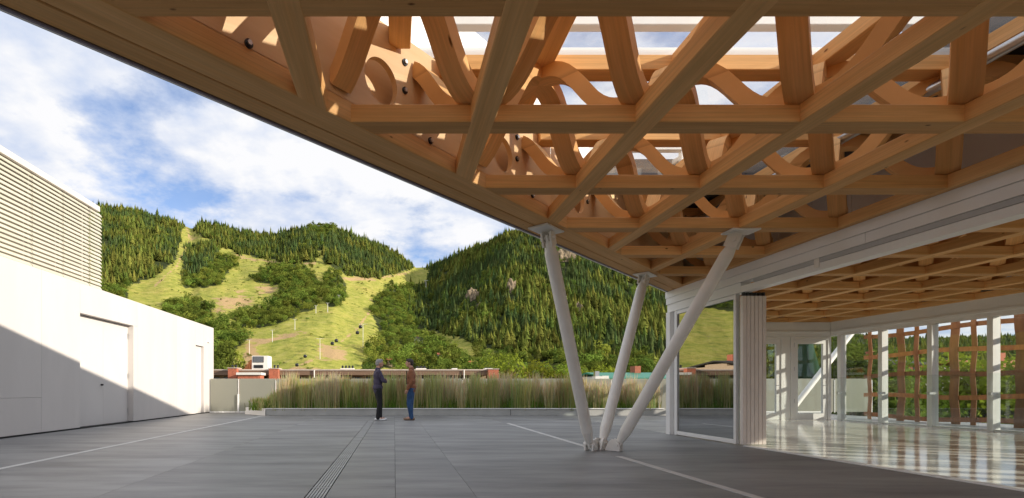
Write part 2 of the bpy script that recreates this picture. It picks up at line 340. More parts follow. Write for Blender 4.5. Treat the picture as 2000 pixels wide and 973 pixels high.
ts = np.concatenate([np.linspace(-0.55, 0, 6, endpoint=False), np.linspace(0, 1, 84)])
XX, TT = np.meshgrid(xs, ts)
Xw, Dw, Zw, Yp = terrain(XX, np.clip(TT, 0, 1))
neg = np.clip(-TT / 0.55, 0, 1)
Dn = Dw * (1 - 0.62 * neg); Xw = np.where(TT < 0, (XX - VX) / FPX * Dn, Xw); Zw = np.where(TT < 0, Zw * (1 - neg ** 0.8) + (-10.5) * neg ** 0.8, Zw); Dw = np.where(TT < 0, Dn, Dw)
# behind the ridge the ground falls away
ridge = np.stack([Xw[-1] * 1.5, Dw[-1] * 1.5, Zw[-1] * 0.35])
V = np.stack([Xw, Dw, Zw], -1).reshape(-1, 3); V = np.concatenate([V, ridge.T])
nr, nc = XX.shape; rows = nr + 1
idx = np.arange(rows * nc).reshape(rows, nc)
F = np.stack([idx[:-1, :-1], idx[:-1, 1:], idx[1:, 1:], idx[1:, :-1]], -1).reshape(-1, 4)
hill_me = bpy.data.meshes.new('hillside'); hill_me.from_pydata(V.tolist(), [], F.tolist())
fm = np.zeros(Yp.shape)
for p in CONIF + DECID: fm = np.maximum(fm, inpoly(XX, Yp, p).astype(float))
fm = np.where(TT < 0, 0.2, fm)
# soften the forest-floor mask a little
for _ in range(1): fm = (fm + np.roll(fm, 1, 0) + np.roll(fm, -1, 0) + np.roll(fm, 1, 1) + np.roll(fm, -1, 1)) / 5
dirt = np.zeros(Yp.shape)
for (cx, cy, rx, ry, a) in [(455, 590, 45, 13, 1), (520, 565, 26, 12, .8), (425, 605, 25, 9, .8), (470, 570, 22, 6, .6), (645, 690, 30, 18, 1), (490, 690, 16, 22, 1), (500, 665, 40, 6, .8), (700, 545, 45, 5, .9), (465, 502, 25, 6, .8), (375, 465, 14, 5, .6), (735, 585, 25, 6, .4), (620, 725, 60, 8, .7), (520, 650, 40, 5, .5), (555, 655, 30, 4, .5), (380, 560, 40, 6, .35), (590, 500, 40, 6, .4)]:
    dirt = np.maximum(dirt, a * np.exp(-(((XX - cx) / rx) ** 2 + ((Yp - cy) / ry) ** 2)))
for line, wd0 in [([(478, 725), (488, 695), (500, 674), (545, 660), (600, 648)], 4.5), ([(440, 497), (500, 508), (560, 515), (615, 515)], 3.0), ([(690, 542), (760, 540), (800, 532)], 3.5), ([(560, 725), (640, 690), (700, 640), (735, 590), (770, 550)], 2.6), ([(365, 445), (372, 470), (345, 520), (300, 560)], 3.0)]:
    for (xa, ya), (xb, yb2) in zip(line[:-1], line[1:]):
        tt = np.clip(((XX - xa) * (xb - xa) + (Yp - ya) * (yb2 - ya)) / ((xb - xa) ** 2 + (yb2 - ya) ** 2), 0, 1)
        dd2 = (XX - xa - tt * (xb - xa)) ** 2 + (Yp - ya - tt * (yb2 - ya)) ** 2; dirt = np.maximum(dirt, 0.75 * np.exp(-dd2 / wd0 ** 2))
ca = hill_me.attributes.new('cover', 'FLOAT_COLOR', 'POINT')
cc = np.zeros((rows * nc, 4), np.float32); cc[:nr * nc, 0] = fm.ravel(); cc[:nr * nc, 1] = dirt.ravel(); cc[:, 3] = 1; cc[nr * nc:, 0] = 1
ca.data.foreach_set('color', cc.ravel())
m = bpy.data.materials.new('alpine meadow'); m.use_nodes = True; t = m.node_tree; b = t.nodes['Principled BSDF']; b.inputs['Roughness'].default_value = 0.95; b.inputs['Specular IOR Level'].default_value = 0.1
at = t.nodes.new('ShaderNodeAttribute'); at.attribute_name = 'cover'; se = t.nodes.new('ShaderNodeSeparateColor'); t.links.new(at.outputs['Color'], se.inputs[0])
co = t.nodes.new('ShaderNodeTexCoord')
def tnoise(s, d=6, r=0.6, st=None):
    n = t.nodes.new('ShaderNodeTexNoise'); n.inputs['Scale'].default_value = s; n.inputs['Detail'].default_value = d; n.inputs['Roughness'].default_value = r
    if st:
        mp_ = t.nodes.new('ShaderNodeMapping'); mp_.inputs['Scale'].default_value = st; t.links.new(co.outputs['Object'], mp_.inputs[0]); t.links.new(mp_.outputs[0], n.inputs[0])
    else: t.links.new(co.outputs['Object'], n.inputs[0])
    return n
def tramp(src, stops):
    r_ = t.nodes.new('ShaderNodeValToRGB'); e = r_.color_ramp.elements
    while len(e) < len(stops): e.new(0.5)
    for i, (p, c) in enumerate(stops): e[i].position = p; e[i].color = (*c, 1)
    t.links.new(src, r_.inputs[0]); return r_
def tmix(f, a, b_):
    x = t.nodes.new('ShaderNodeMix'); x.data_type = 'RGBA'
    if isinstance(f, float): x.inputs[0].default_value = f
    else: t.links.new(f, x.inputs[0])
    t.links.new(a, x.inputs[6])
    if isinstance(b_, tuple): x.inputs[7].default_value = (*b_, 1)
    else: t.links.new(b_, x.inputs[7])
    return x.outputs[2]
g1 = tramp(tnoise(0.02, 9, 0.7).outputs['Fac'], [(0.3, (0.17, 0.21, 0.035)), (0.5, (0.32, 0.33, 0.06)), (0.7, (0.46, 0.36, 0.10))])
g2 = tramp(tnoise(0.09, 8, 0.7, (1, 1, 2)).outputs['Fac'], [(0.36, (0.07, 0.11, 0.02)), (0.5, (0.32, 0.31, 0.06)), (0.66, (0.52, 0.42, 0.16))])
gm = tmix(0.5, g1.outputs[0], g2.outputs[0])
dn = t.nodes.new('ShaderNodeMath'); dn.operation = 'MULTIPLY_ADD'; dn.inputs[1].default_value = 2.6; dn.inputs[2].default_value = -1.3
t.links.new(tnoise(0.05, 7, 0.7).outputs['Fac'], dn.inputs[0])
da = t.nodes.new('ShaderNodeMath'); da.operation = 'ADD'; t.links.new(se.outputs[1], da.inputs[0]); t.links.new(dn.outputs[0], da.inputs[1])
dr = tramp(da.outputs[0], [(0.42, (0, 0, 0)), (0.66, (1, 1, 1))])
gd = tmix(dr.outputs[0], gm, (0.44, 0.30, 0.15))
fr_ = tramp(tnoise(0.05, 6).outputs['Fac'], [(0.35, (0.020, 0.028, 0.010)), (0.7, (0.07, 0.085, 0.025))])
fa = t.nodes.new('ShaderNodeMath'); fa.operation = 'ADD'; t.links.new(se.outputs[0], fa.inputs[0]); t.links.new(dn.outputs[0], fa.inputs[1])
frm = tramp(fa.outputs[0], [(0.40, (0, 0, 0)), (0.6, (1, 1, 1))])
ge = tmix(frm.outputs[0], gd, fr_.outputs[0]); t.links.new(ge, b.inputs['Base Color'])
bp = t.nodes.new('ShaderNodeBump'); bp.inputs['Strength'].default_value = 0.9; bp.inputs['Distance'].default_value = 1.2; t.links.new(tnoise(0.25, 8, 0.7).outputs['Fac'], bp.inputs['Height']); t.links.new(bp.outputs[0], b.inputs['Normal'])
hill_me.materials.append(m); hill_me.polygons.foreach_set('use_smooth', [True] * len(hill_me.polygons))
hill = link('hillside', hill_me); hill['kind'] = 'structure'; meadow = m

# town ground far below the terrace, out to the horizon
gm_ = mat('town ground', (0.16, 0.17, 0.07), 0.9, col2=(0.24, 0.21, 0.14), vscale=0.03)
g_me = mesh_of('ground', [(-9000, -9000, -11), (9000, -9000, -11), (9000, 9000, -11), (-9000, 9000, -11)], [(0, 1, 2, 3)], gm_)
ground = link('ground', g_me); ground['kind'] = 'structure'

# ------------------------------------------------------------------ terrace floor with slabs
Z0 = -0.06
deck = prism_poly('terrace_floor', [(-7.25, -6), (16, -6), (16, 19.4), (-7.25, 19.4)], -11.0, Z0, grout); deck['kind'] = 'structure'
JX = [-7.18, -4.49, -2.50, -0.752]; JX2 = [-0.578, 0.01, 0.69, 2.965, 5.55]
JY = [-1.2, 3.68, 8.56, 13.44, 17.4]
G = 0.0018
def slabs(xa, xb, jy, zt=0.0):
    for a, b_ in zip(jy[:-1], jy[1:]):
        box('paving_slab', xa + G, xb - G, a + G, b_ - G, Z0 + 0.002, zt + random.uniform(-0.0006, 0.0006), stone, deck, 0.003)
cuts = {}
for xa, xb in list(zip(JX[:-1], JX[1:])) + list(zip(JX2[:-1], JX2[1:])):
    off = 0.0
    slabs(xa, xb, [JY[0]] + [v - off for v in JY[1:-1]] + [JY[-1]])
slabs(-0.752, -0.578, [14.45, 17.4])
for (xa, xb) in [(-7.18, -4.5), (-4.5, -1.6), (-1.6, 1.2), (1.2, 4.0), (4.0, 6.8), (6.8, 9.6), (9.6, 12.4), (12.4, 15.9)]:
    slabs(xa, xb, [17.4, 19.38])
for xa, xb in [(5.55, 7.5), (7.5, 9.5), (9.5, 11.5), (11.5, 13.5), (13.5, 15.9)]: slabs(xa, xb, [14.9, 17.4])
prism_poly('paving_slab', [(5.56, 10.35), (10.05, 14.88), (5.56, 14.88)], Z0 + 0.002, 0.0, stone, deck)
for a, b_ in zip([-6, -3, 0, 3, 6, 9, 12], [-3, 0, 3, 6, 9, 12, 14.88]): box('paving_slab', 13.0, 15.9, a + G, b_ - G, Z0 + 0.002, 0.0, stone, deck)
# pale inlaid strips, each a thin stone let into the floor
for lab, x, y0, y1 in [('pale stone strip let into the terrace floor beside the white wall', -4.47, 2.0, 17.1),
                       ('short pale stone strip running from the slanted columns towards the planter', 3.02, 7.78, 13.3),
                       ('long pale stone strip coming forward from the foot of the slanted columns', 3.02, 1.6, 6.75)]:
    tag(box('floor_strip', x - 0.045, x + 0.045, y0, y1, -0.03, 0.004, inlay), lab, 'floor strip', 'pale strips in the terrace floor')
# slot drain
dr_ = thing('slot_drain', (-0.62, 9, 0), 'long steel slot drain running across the grey terrace floor', 'drain')
box('channel', -0.747, -0.583, 1.0, 14.4, -0.055, -0.03, darkmetal, dr_)
for sy0, sy1 in [(1.0, 4.6), (4.61, 9.4), (9.41, 14.4)]:
    for i in range(6):
        x = -0.732 + i * 0.0268
        box('grate_bar', x - 0.009, x + 0.009, sy0 + 0.004, sy1 - 0.004, -0.0299, 0.0, gratem, dr_, 0.002)
for y in [1.0, 4.605, 9.405, 14.42]: box('cross_bar', -0.747, -0.583, y - 0.012, y + 0.012, -0.0299, 0.002, gratem, dr_, 0.002)
# glazed room floor
rf = prism_poly('room_floor', [(5.68, -6), (12.95, -6), (12.95, 14.86), (10.15, 14.86), (5.68, 10.35)], Z0 + 0.002, 0.006, polished); rf['kind'] = 'structure'

# ------------------------------------------------------------------ timber roof
ZS = 2.88; BW, BH = 0.175, 0.132; S = 1.218; XA, YR = 0.653, 3.80; EIN, EOUT = -4.03, -4.67
ZT0 = ZS + 0.776; ZT1 = ZT0 + 0.132
def clipx(x, y): return x - y
can = thing('canopy_roof', (2, 5, ZS), 'timber lattice canopy roof with skylights and pointed edge above the terrace', 'roof')
cei = thing('room_ceiling', (9.5, 8, ZS), 'dark timber lattice ceiling over the glazed room', 'ceiling')
XW = 5.62
rowsY = [YR + S * k for k in range(-3, 10)]; colsX = [XA + S * j for j in range(-4, 11)]
tz = 0.003
for y in rowsY:                                          # chords running across
    xs0 = y + EIN - 0.09
    if y < 10.0 and xs0 < XW - 0.2: bar('bottom_chord', (xs0, y, ZS + BH / 2), (XW - 0.02, y, ZS + BH / 2), BW, BH, wood, can)
    x0 = max(XW + 0.12, xs0)
    if y > 1.5 and x0 < 12.5: bar('bottom_chord', (x0, y, ZS + BH / 2), (12.95, y, ZS + BH / 2), BW, BH, wood, cei)
    yt = y + S / 2; xs0 = yt + EIN + 0.02
    if yt < 9.3: bar('top_chord', (xs0, yt, ZT0 + BH / 2), (XW + 0.1, yt, ZT0 + BH / 2), BW, BH, wood, can)
    x0 = max(XW + 0.12, xs0)
    if yt > 1.5 and yt < 14.7 and x0 < 12.5: bar('top_chord', (x0, yt, ZT0 + BH / 2), (12.95, yt, ZT0 + BH / 2), BW, BH, wood, cei)
for x in colsX:                                          # chords running away from the viewer
    y1 = x - EIN + 0.09
    if x < XW: bar('bottom_chord', (x, -0.45, ZS + BH / 2), (x, y1, ZS + BH / 2), BW, BH + 2 * tz, wood, can)
    elif x < 13: bar('bottom_chord', (x, 0.8, ZS + BH / 2), (x, min(y1, 14.85), ZS + BH / 2), BW, BH + 2 * tz, wood, cei)
    xt = x + S / 2; y1 = xt - EIN - 0.02
    if xt < XW: bar('top_chord', (xt, -0.45, ZT0 + BH / 2), (xt, y1, ZT0 + BH / 2), BW, BH + 2 * tz, wood, can)
    elif xt < 13: bar('top_chord', (xt, 0.8, ZT0 + BH / 2), (xt, min(y1, 14.85), ZT0 + BH / 2), BW, BH + 2 * tz, wood, cei)
# curved webs: half a wave between a bottom node and a top node
ZB_C, ZT_C, TH = BH + 0.052, 0.776 - 0.030, 0.115
LW = S / math.sqrt(2)
WEB = {}
def web_mesh(s0, s1):
    key = (round(s0, 2), round(s1, 2))
    if key in WEB: return WEB[key]
    n = max(4, int(18 * (s1 - s0))); v = []; f = []
    for i in range(n + 1):
        s = s0 + (s1 - s0) * i / n; X = s * LW; sl = 1 - 0.48 * math.cos(2 * math.pi * s) * 1.0; s = s - 0.48 * math.sin(2 * math.pi * s) / (2 * math.pi); zc_ = (ZB_C + ZT_C) / 2 - (ZT_C - ZB_C) / 2 * math.cos(math.pi * s)
        dz = (ZT_C - ZB_C) / 2 * math.pi * math.sin(math.pi * s) / LW * sl
        nn = Vector((-dz, 0, 1)).normalized() * TH / 2
        for sg in (-1, 1):
            for yy in (-BW / 2 + 0.002, BW / 2 - 0.002): v.append((X + sg * nn.x, yy, zc_ + sg * nn.z))
    for i in range(n):
        a = 4 * i; b_ = a + 4
        f += [(a, a + 1, b_ + 1, b_), (a + 2, b_ + 2, b_ + 3, a + 3), (a, b_, b_ + 2, a + 2), (a + 1, a + 3, b_ + 3, b_ + 1)]
    f += [(0, 2, 3, 1), (4 * n, 4 * n + 1, 4 * n + 3, 4 * n + 2)]
    me = mesh_of('web', v, f, webwood)
    bm = bmesh.new(); bm.from_mesh(me); bmesh.ops.recalc_face_normals(bm, faces=bm.faces)
    for fc in bm.faces: fc.smooth = True
    bm.to_mesh(me); bm.free()
    try: me.set_sharp_from_angle(angle=R(40))
    except Exception: pass
    WEB[key] = me
    return me
nwc = nwr = 0
for j in range(-4, 11):
    for k in range(-3, 10):
        bx, by = XA + S * j, YR + S * k
        for sx in (-1, 1):
            for sy in (-1, 1):
                tx, ty = bx + sx * S / 2, by + sy * S / 2
                s0, s1 = 0.0, 1.0; db_, dt = bx - by, tx - ty; lim = EIN - 0.01
                if db_ < lim and dt < lim: continue
                if db_ < lim: s0 = (lim - db_) / (dt - db_)
                if dt < lim: s1 = (lim - db_) / (dt - db_)
                if max(bx, tx) > 12.9 or max(by, ty) > 14.8 or min(by, ty) < -0.4: continue
                M = Matrix.Translation((bx, by, ZS)) @ Matrix.Rotation(math.atan2(sy, sx), 4, 'Z')
                if max(bx, tx) < XW + 0.02:
                    link('web', web_mesh(s0, s1), M, can); nwc += 1
                elif min(bx, tx) > XW - 0.02 and max(by, ty) > 5.0:
                    link('web', web_mesh(s0, s1), M, cei); nwr += 1
print('webs', nwc, nwr)
# edge beams along the 45 degree edge (u runs along the edge, v = x - y offset)
def eb(name, v0, v1, z0, z1, m, x0=-6.5, x1=10.6, c=0.006, x_end_by_wall=True, parent=can):
    vm = (v0 + v1) / 2; w = abs(v1 - v0) / math.sqrt(2)
    p0 = (x0, x0 - vm, (z0 + z1) / 2); p1 = (x1 + (vm - EIN) * 0.5, x1 + (vm - EIN) * 0.5 - vm, (z0 + z1) / 2)
    return bar(name, p0, p1, w, z1 - z0, m, parent, c)
eb('edge_beam', -4.352, EIN - 0.002, ZS - 0.004, ZS + 0.15, wood)
eb('edge_beam', -4.60, -4.372, ZS - 0.001, ZS + 0.15, wood)
eb('edge_recess', -4.372, -4.352, ZS + 0.03, ZS + 0.14, rubber)
eb('edge_flashing', -4.64, -4.602, ZS - 0.012, ZS + 0.3, flash)
eb('edge_flashing', -4.675, -4.642, ZS + 0.006, ZS + 0.98, flash)
eb('edge_fascia', -4.74, -4.677, ZS + 0.02, ZS + 2.0, alu)  # added upstand out of view, height set to cast the white wall's shadow
# inner plywood panel with round openings, one panel per bay
XH0 = -0.10
def panel_mesh():
    bay = S * math.sqrt(2); h0, h1 = 0.15, 0.905; r = 0.175; zc_ = 0.435; cxp = bay * 0.42; n = 40
    bm = bmesh.new(); th = 0.05
    def ring(rad, y): return [bm.verts.new((cxp + rad * math.cos(2 * math.pi * i / n), y, zc_ + rad * math.sin(2 * math.pi * i / n))) for i in range(n)]
    def rect(y):
        o = []
        for i in range(n):
            a = 2 * math.pi * i / n; ca_, sa = math.cos(a), math.sin(a)
            k = min([((bay - 0.003 - cxp) / ca_) if ca_ > 1e-6 else ((0.003 - cxp) / ca_ if ca_ < -1e-6 else 9), ((h1 - zc_) / sa) if sa > 1e-6 else ((h0 - zc_) / sa if sa < -1e-6 else 9)])
            o.append(bm.verts.new((cxp + k * ca_, y, zc_ + k * sa)))
        return o
    ra, rb = ring(r, 0), ring(r, th); qa = rect(0)
    for i in range(n):
        j_ = (i + 1) % n
        bm.faces.new((ra[i], ra[j_], qa[j_], qa[i])); bm.faces.new((ra[i], rb[i], rb[j_], ra[j_]))
    # corner fill
    for (cx_, cz_) in [(0.003, h0), (bay - 0.003, h0), (bay - 0.003, h1), (0.003, h1)]:
        ang = math.atan2(cz_ - zc_, cx_ - cxp) % (2 * math.pi); i = int(ang / (2 * math.pi) * n); j_ = (i + 1) % n
        bm.faces.new((qa[i], qa[j_], bm.verts.new((cx_, 0, cz_))))
    return bm_mesh('edge_panel', bm, ply)
pm = panel_mesh(); bay = S * math.sqrt(2)
boltm = {}
def bolt_meshes():
    bm = bmesh.new(); tube_bm(bm, (0, 0, 0), (0, -0.012, 0), 0.028, n=18); a = bm_mesh('bolt', bm, darkmetal, False)
    bm = bmesh.new(); tube_bm(bm, (0, -0.012, 0), (0, -0.026, 0), 0.017, n=6); b_ = bm_mesh('bolt_head', bm, chrome, False)
    return a, b_
bo_a, bo_b = bolt_meshes()
Re = Matrix.Rotation(R(45), 4, 'Z')
for k in range(-3, 6):
    x0 = XH0 + S * k - 0.42 * S
    M = Matrix.Translation((x0, x0 - (EIN + 0.0), ZS)) @ Re
    if x0 + S > 6.0: continue
    pnl = link('edge_panel', pm, M, can)
    for (u, z) in [(0.42 * bay + 0.26, 0.70), (0.42 * bay + 0.26, 0.47), (0.42 * bay + 0.58, 0.17)]:
        Mb = M @ Matrix.Translation((u, 0, z)); bo = link('bolt', bo_a, Mb, can); link('bolt_head', bo_b, Mb, bo)
eb('edge_backing', -4.30, -4.26, ZS + 0.15, ZS + 0.93, ply)
# soffit of the remaining roof and deck above
prism_poly('roof_deck', [(4.95, -9), (13.4, -9), (13.4, 15.2), (10.9, 15.2), (4.95, 9.25)], ZT1 + 0.05, ZT1 + 0.35, roofdark, can)
prism_poly('roof_deck', [(7.05 - 4.25, 7.05), (4.947, 7.05), (4.947, 9.2)], ZT1 + 0.05, ZT1 + 0.35, roofdark, can)
box('roof_fascia', 12.98, 13.38, -6, 15.0, ZS + 0.002, ZT1 + 0.047, alu, can); box('roof_fascia', 10.2, 12.977, 14.87, 15.1, ZS + 0.001, ZT1 + 0.046, alu, can)
# skylight panes and bars
for k in range(-3, 3):
    y0 = YR + S / 2 + S * k; y1 = y0 + S
    if y1 > 7.06: break
    x0 = y1 - 4.30; cells = [x0] + [XA + S / 2 + S * j for j in range(-6, 4) if XA + S / 2 + S * j > x0 + 0.3] + [4.93]
    for xa, xb in zip(cells[:-1], cells[1:]):
        box('skylight_pane', xa + 0.02, xb - 0.02, y0 + 0.02, y1 - 0.02, ZT1 + 0.055, ZT1 + 0.075, skyglass, can, 0.002)
    prism_poly('skylight_pane', [(x0 - 0.01, y0 + 0.02), (x0 - 0.01, y1 - 0.02), (x0 - S + 0.05, y0 + 0.02)], ZT1 + 0.055, ZT1 + 0.075, skyglass, can)
    box('skylight_bar', y0 - 4.26, 4.94, y0 - 0.03, y0 + 0.03, ZT1 + 0.003, ZT1 + 0.10, alu, can)
for y, z in [(4.55, 4.22), (2.2, 4.22), (6.9, 4.22)]:
    bar('steel_rail', (y - 4.2, y, z), (5.2, y, z), 0.10, 0.09, steelwhite, can)
    for x in (1.2, 3.0, 4.8):
        bar('steel_post', (x + (y - 4.5) * .4, y, ZT1 + 0.10), (x + (y - 4.5) * .4, y, z - 0.05), 0.07, 0.07, steelwhite, can)
        bar('steel_brace', (x + (y - 4.5) * .4 + 0.04, y + 0.03, z - 0.1), (x + (y - 4.5) * .4 - 0.55, y + 1.15, ZT1 + 0.11), 0.06, 0.06, steelwhite, can)
tag(tube('conduit_pipe', (4.78, -0.2, 3.57), (4.78, 8.3, 3.57), 0.045, chrome), 'grey metal pipe running through the lattice above the door track', 'pipe')
# white wall closing the roof void above the door line
prism = box('void_panel', XW + 0.125, XW + 0.16, 0.0, 10.1, ZS + 0.14, ZT1 + 0.04, alu, can)
for i in range(16): box('panel_rib', XW + 0.112, XW + 0.126, 0.3 + i * 0.6, 0.34 + i * 0.6, ZS + 0.141, ZT1 + 0.03, alu, can)

# ------------------------------------------------------------------ glazed pavilion
pav = thing('glazed_pavilion', (9.3, 8, 0), 'white framed glazed room with folding doors beneath the timber roof', 'pavilion')
HY0, HY1 = -5.9, 10.22
box('header', XW - 0.10, XW + 0.10, HY0, HY1, 2.745, ZS - 0.005, alu, pav)
box('header', XW - 0.085, XW + 0.10, 5.9, HY1 - 0.003, 2.62, 2.742, alu, pav); box('header', XW - 0.085, XW + 0.10, HY0, 5.893, 2.62, 2.742, alu, pav)
box('door_track', XW - 0.07, XW - 0.03, HY0, 7.75, 2.56, 2.618, trackgrey, pav)
box('door_track', XW - 0.06, XW + 0.105, HY0, 8.05, 2.46, 2.557, alu, pav)
box('door_track', XW - 0.06, XW + 0.105, 8.053, HY1 - 0.006, 2.46, 2.617, alu, pav)
box('track_bracket', XW - 0.075, XW - 0.02, 6.55, 6.63, 2.50, 2.619, steelwhite, pav)
# corner post, fixed pane, folded leaves
box('corner_post', XW - 0.095, XW + 0.045, 10.06, 10.20, 0.0, 2.458, alu, pav); box('corner_post', XW - 0.02, XW + 0.09, 9.965, 10.05, 0.0, 2.457, alu, pav)
def framed(parent, p0, p1, z0, z1, fr, glassm, nm='fixed_window', th=0.06, frm=alu):
    """upright glazed frame between plan points p0 and p1"""
    p0, p1 = Vector((*p0, 0)), Vector((*p1, 0)); d = (p1 - p0).normalized()
    pane = bar(nm, p0 + d * fr + Vector((0, 0, (z0 + z1) / 2)), p1 - d * fr + Vector((0, 0, (z0 + z1) / 2)), 0.016, z1 - z0 - 2 * fr, glassm, parent, 0.001)
    for q in (p0 + d * fr / 2, p1 - d * fr / 2): bar('frame', q + Vector((0, 0, z0)), q + Vector((0, 0, z1)), th if abs(d.x) > .5 else fr, fr if abs(d.x) > .5 else th, frm, pane, 0.004)
    for z in (z0 + fr / 2, z1 - fr / 2): bar('frame', p0 + d * (fr + .001) + Vector((0, 0, z)), p1 - d * (fr + .001) + Vector((0, 0, z)), th, fr, frm, pane, 0.004)
    return pane
framed(pav, (XW - 0.02, 9.95), (XW - 0.02, 8.17), 0.012, 2.455, 0.07, mirrglass)
for i in range(6):
    x = XW - 0.045 + i * 0.063
    leaf = box('door_leaf', x, x + 0.056, 8.02, 8.085, 0.02, 2.40, alu_tan, pav, 0.006)
    box('glass', x + 0.02, x + 0.036, 8.087, 8.15, 0.1, 2.33, winglass, leaf, 0.001)
    box('roller', x + 0.012, x + 0.044, 8.03, 8.075, 2.402, 2.458, rubber, leaf, 0.003)
box('threshold', XW - 0.06, XW + 0.06, HY0, 8.0, -0.04, 0.010, alu, pav)
# 45 degree glazed return behind the corner
c0 = Vector((XW + 0.12, 10.30)); c1 = Vector((10.08, 14.76)); nseg = 4
for i in range(nseg):
    a = c0.lerp(c1, i / nseg); b_ = c0.lerp(c1, (i + 1) / nseg); ddd = (b_ - a).normalized() * 0.06
    pn = bar('window_pane', (*(a + ddd), 1.24), (*(b_ - ddd), 1.24), 0.016, 2.36, winglass, pav, 0.001)
    tube_p = bar('mullion', (*a, 0.0), (*a, 2.455), 0.09, 0.09, alu, pav)
bar('header', (*c0, 2.66), (*c1, 2.66), 0.16, 0.40, alu, pav)
# far wall with two glazed doors
YF = 14.78
box('header', 10.12, 12.9, YF - 0.08, YF + 0.08, 2.46, ZS - 0.006, alu, pav)
box('head_trim', 10.12, 12.9, YF - 0.10, YF - 0.081, 2.56, 2.62, alu, pav)
def glass_door(x0, x1, hinge):
    for xx in (x0 - 0.09, x1): box('door_frame', xx, xx + 0.09, YF - 0.07, YF + 0.07, 0.0, 2.457, alu, pav)
    box('door_frame', x0 + 0.001, x1 - 0.001, YF - 0.068, YF + 0.07, 2.36, 2.456, alu, pav)
    d_ = box('door', x0 + 0.004, x0 + 0.13, YF - 0.05, YF + 0.02, 0.015, 2.355, alu, pav)
    box('stile', x1 - 0.13, x1 - 0.004, YF - 0.05, YF + 0.02, 0.015, 2.355, alu, d_)
    box('rail', x0 + 0.131, x1 - 0.131, YF - 0.05, YF + 0.02, 0.015, 0.20, alu, d_); box('rail', x0 + 0.131, x1 - 0.131, YF - 0.05, YF + 0.02, 2.24, 2.355, alu, d_)
    box('pane', x0 + 0.128, x1 - 0.128, YF - 0.02, YF - 0.005, 0.198, 2.242, winglass, d_, 0.001)
    hx = x1 - 0.075
    h = bar('door_handle', (hx - 0.09, YF - 0.10, 1.02), (hx + 0.01, YF - 0.10, 1.02), 0.02, 0.022, chrome, d_)
    bar('spindle', (hx, YF - 0.09, 1.02), (hx, YF - 0.045, 1.02), 0.018, 0.018, chrome, h) if False else None
    for z in (0.5, 1.45, 2.15): box('hinge', x0 - 0.012, x0 + 0.02, YF - 0.068, YF - 0.052, z, z + 0.12, chrome, d_, 0.002)
glass_door(10.35, 11.35, 0); glass_door(11.72, 12.72, 0)
box('wall_infill', 11.445, 11.62, YF - 0.05, YF + 0.05, 0.0, 2.458, alu, pav)
# east facade: posts, panes, header
XE = 12.86
box('header', XE - 0.08, XE + 0.08, HY0, YF - 0.09, 2.46, ZS - 0.006, alu, pav); box('head_trim', XE - 0.10, XE - 0.081, HY0, YF - 0.11, 2.56, 2.62, alu, pav)
yy = 14.42; posts = []
while yy > -6:
    posts.append(yy); yy -= S
for y in posts:
    box('post', XE - 0.08, XE + 0.08, y - 0.055, y + 0.055, 0.006, 2.458, alu, pav)
for a, b_ in zip(posts[1:], posts[:-1]):
    box('window_pane', XE - 0.01, XE + 0.006, a + 0.053, b_ - 0.053, 0.04, 2.459, winglass, pav, 0.001)
    box('sill', XE - 0.05, XE + 0.05, a + 0.057, b_ - 0.057, 0.006, 0.045, alu, pav)
    if b_ > 8:
        gg = box('glass_guard', XE - 0.22, XE - 0.205, a + 0.09, b_ - 0.09, 0.02, 1.25, winglass, pav, 0.001)
        box('guard_clamp', XE - 0.24, XE - 0.09, b_ - 0.16, b_ - 0.10, 0.78, 0.84, chrome, gg, 0.003)
box('window_pane', XE - 0.01, XE + 0.006, 14.49, YF - 0.09, 0.04, 2.459, winglass, pav, 0.001)
# woven screen outside the room
scr = thing('woven_screen', (14.6, 6, 0), 'woven brown veneer screen standing outside the glazed room', 'screen')
nv = int((15.6 + 6) / 0.46)
def ribbon(name, pts, wdir, w, th, m, parent):
    v = []; f = []
    for i, p in enumerate(pts):
        p = Vector(p); tgt = (Vector(pts[min(i + 1, len(pts) - 1)]) - Vector(pts[max(i - 1, 0)])).normalized(); wd = Vector(wdir); nn = tgt.cross(wd).normalized()
        for a, b_ in ((-1, -1), (1, -1), (1, 1), (-1, 1)): v.append(p + wd * (a * w / 2) + nn * (b_ * th / 2))
    n = len(pts)
    for i in range(n - 1):
        for q in range(4): f.append((4 * i + q, 4 * i + (q + 1) % 4, 4 * i + 4 + (q + 1) % 4, 4 * i + 4 + q))
    f += [(3, 2, 1, 0), (4 * n - 4, 4 * n - 3, 4 * n - 2, 4 * n - 1)]
    return link(name, mesh_of(name, v, f, m), None, parent)
HZ = [0.12, 0.72, 1.32, 1.92, 2.52, 3.12]
for i in range(nv):
    y = 15.4 - i * 0.46 + 0.03 * math.sin(i * 2.1); sg = 1 if i % 2 else -1
    ribbon('vertical_strip', [(14.6 + 0.020 * sg * math.cos(math.pi * (z - 0.12) / 0.6), y + 0.012 * math.sin(z * 2 + i), z) for z in np.linspace(0.0, 3.5, 19)], (0, 1, 0), 0.21 if i % 3 else 0.12, 0.012, woven, scr)
for i, z in enumerate(HZ):
    ribbon('horizontal_strip', [(14.6, y, z + 0.035 * math.sin(y * 1.7 + i * 1.3)) for y in np.linspace(15.6, -6, 60)], (0, 0, 1), 0.12, 0.010, woven, scr)
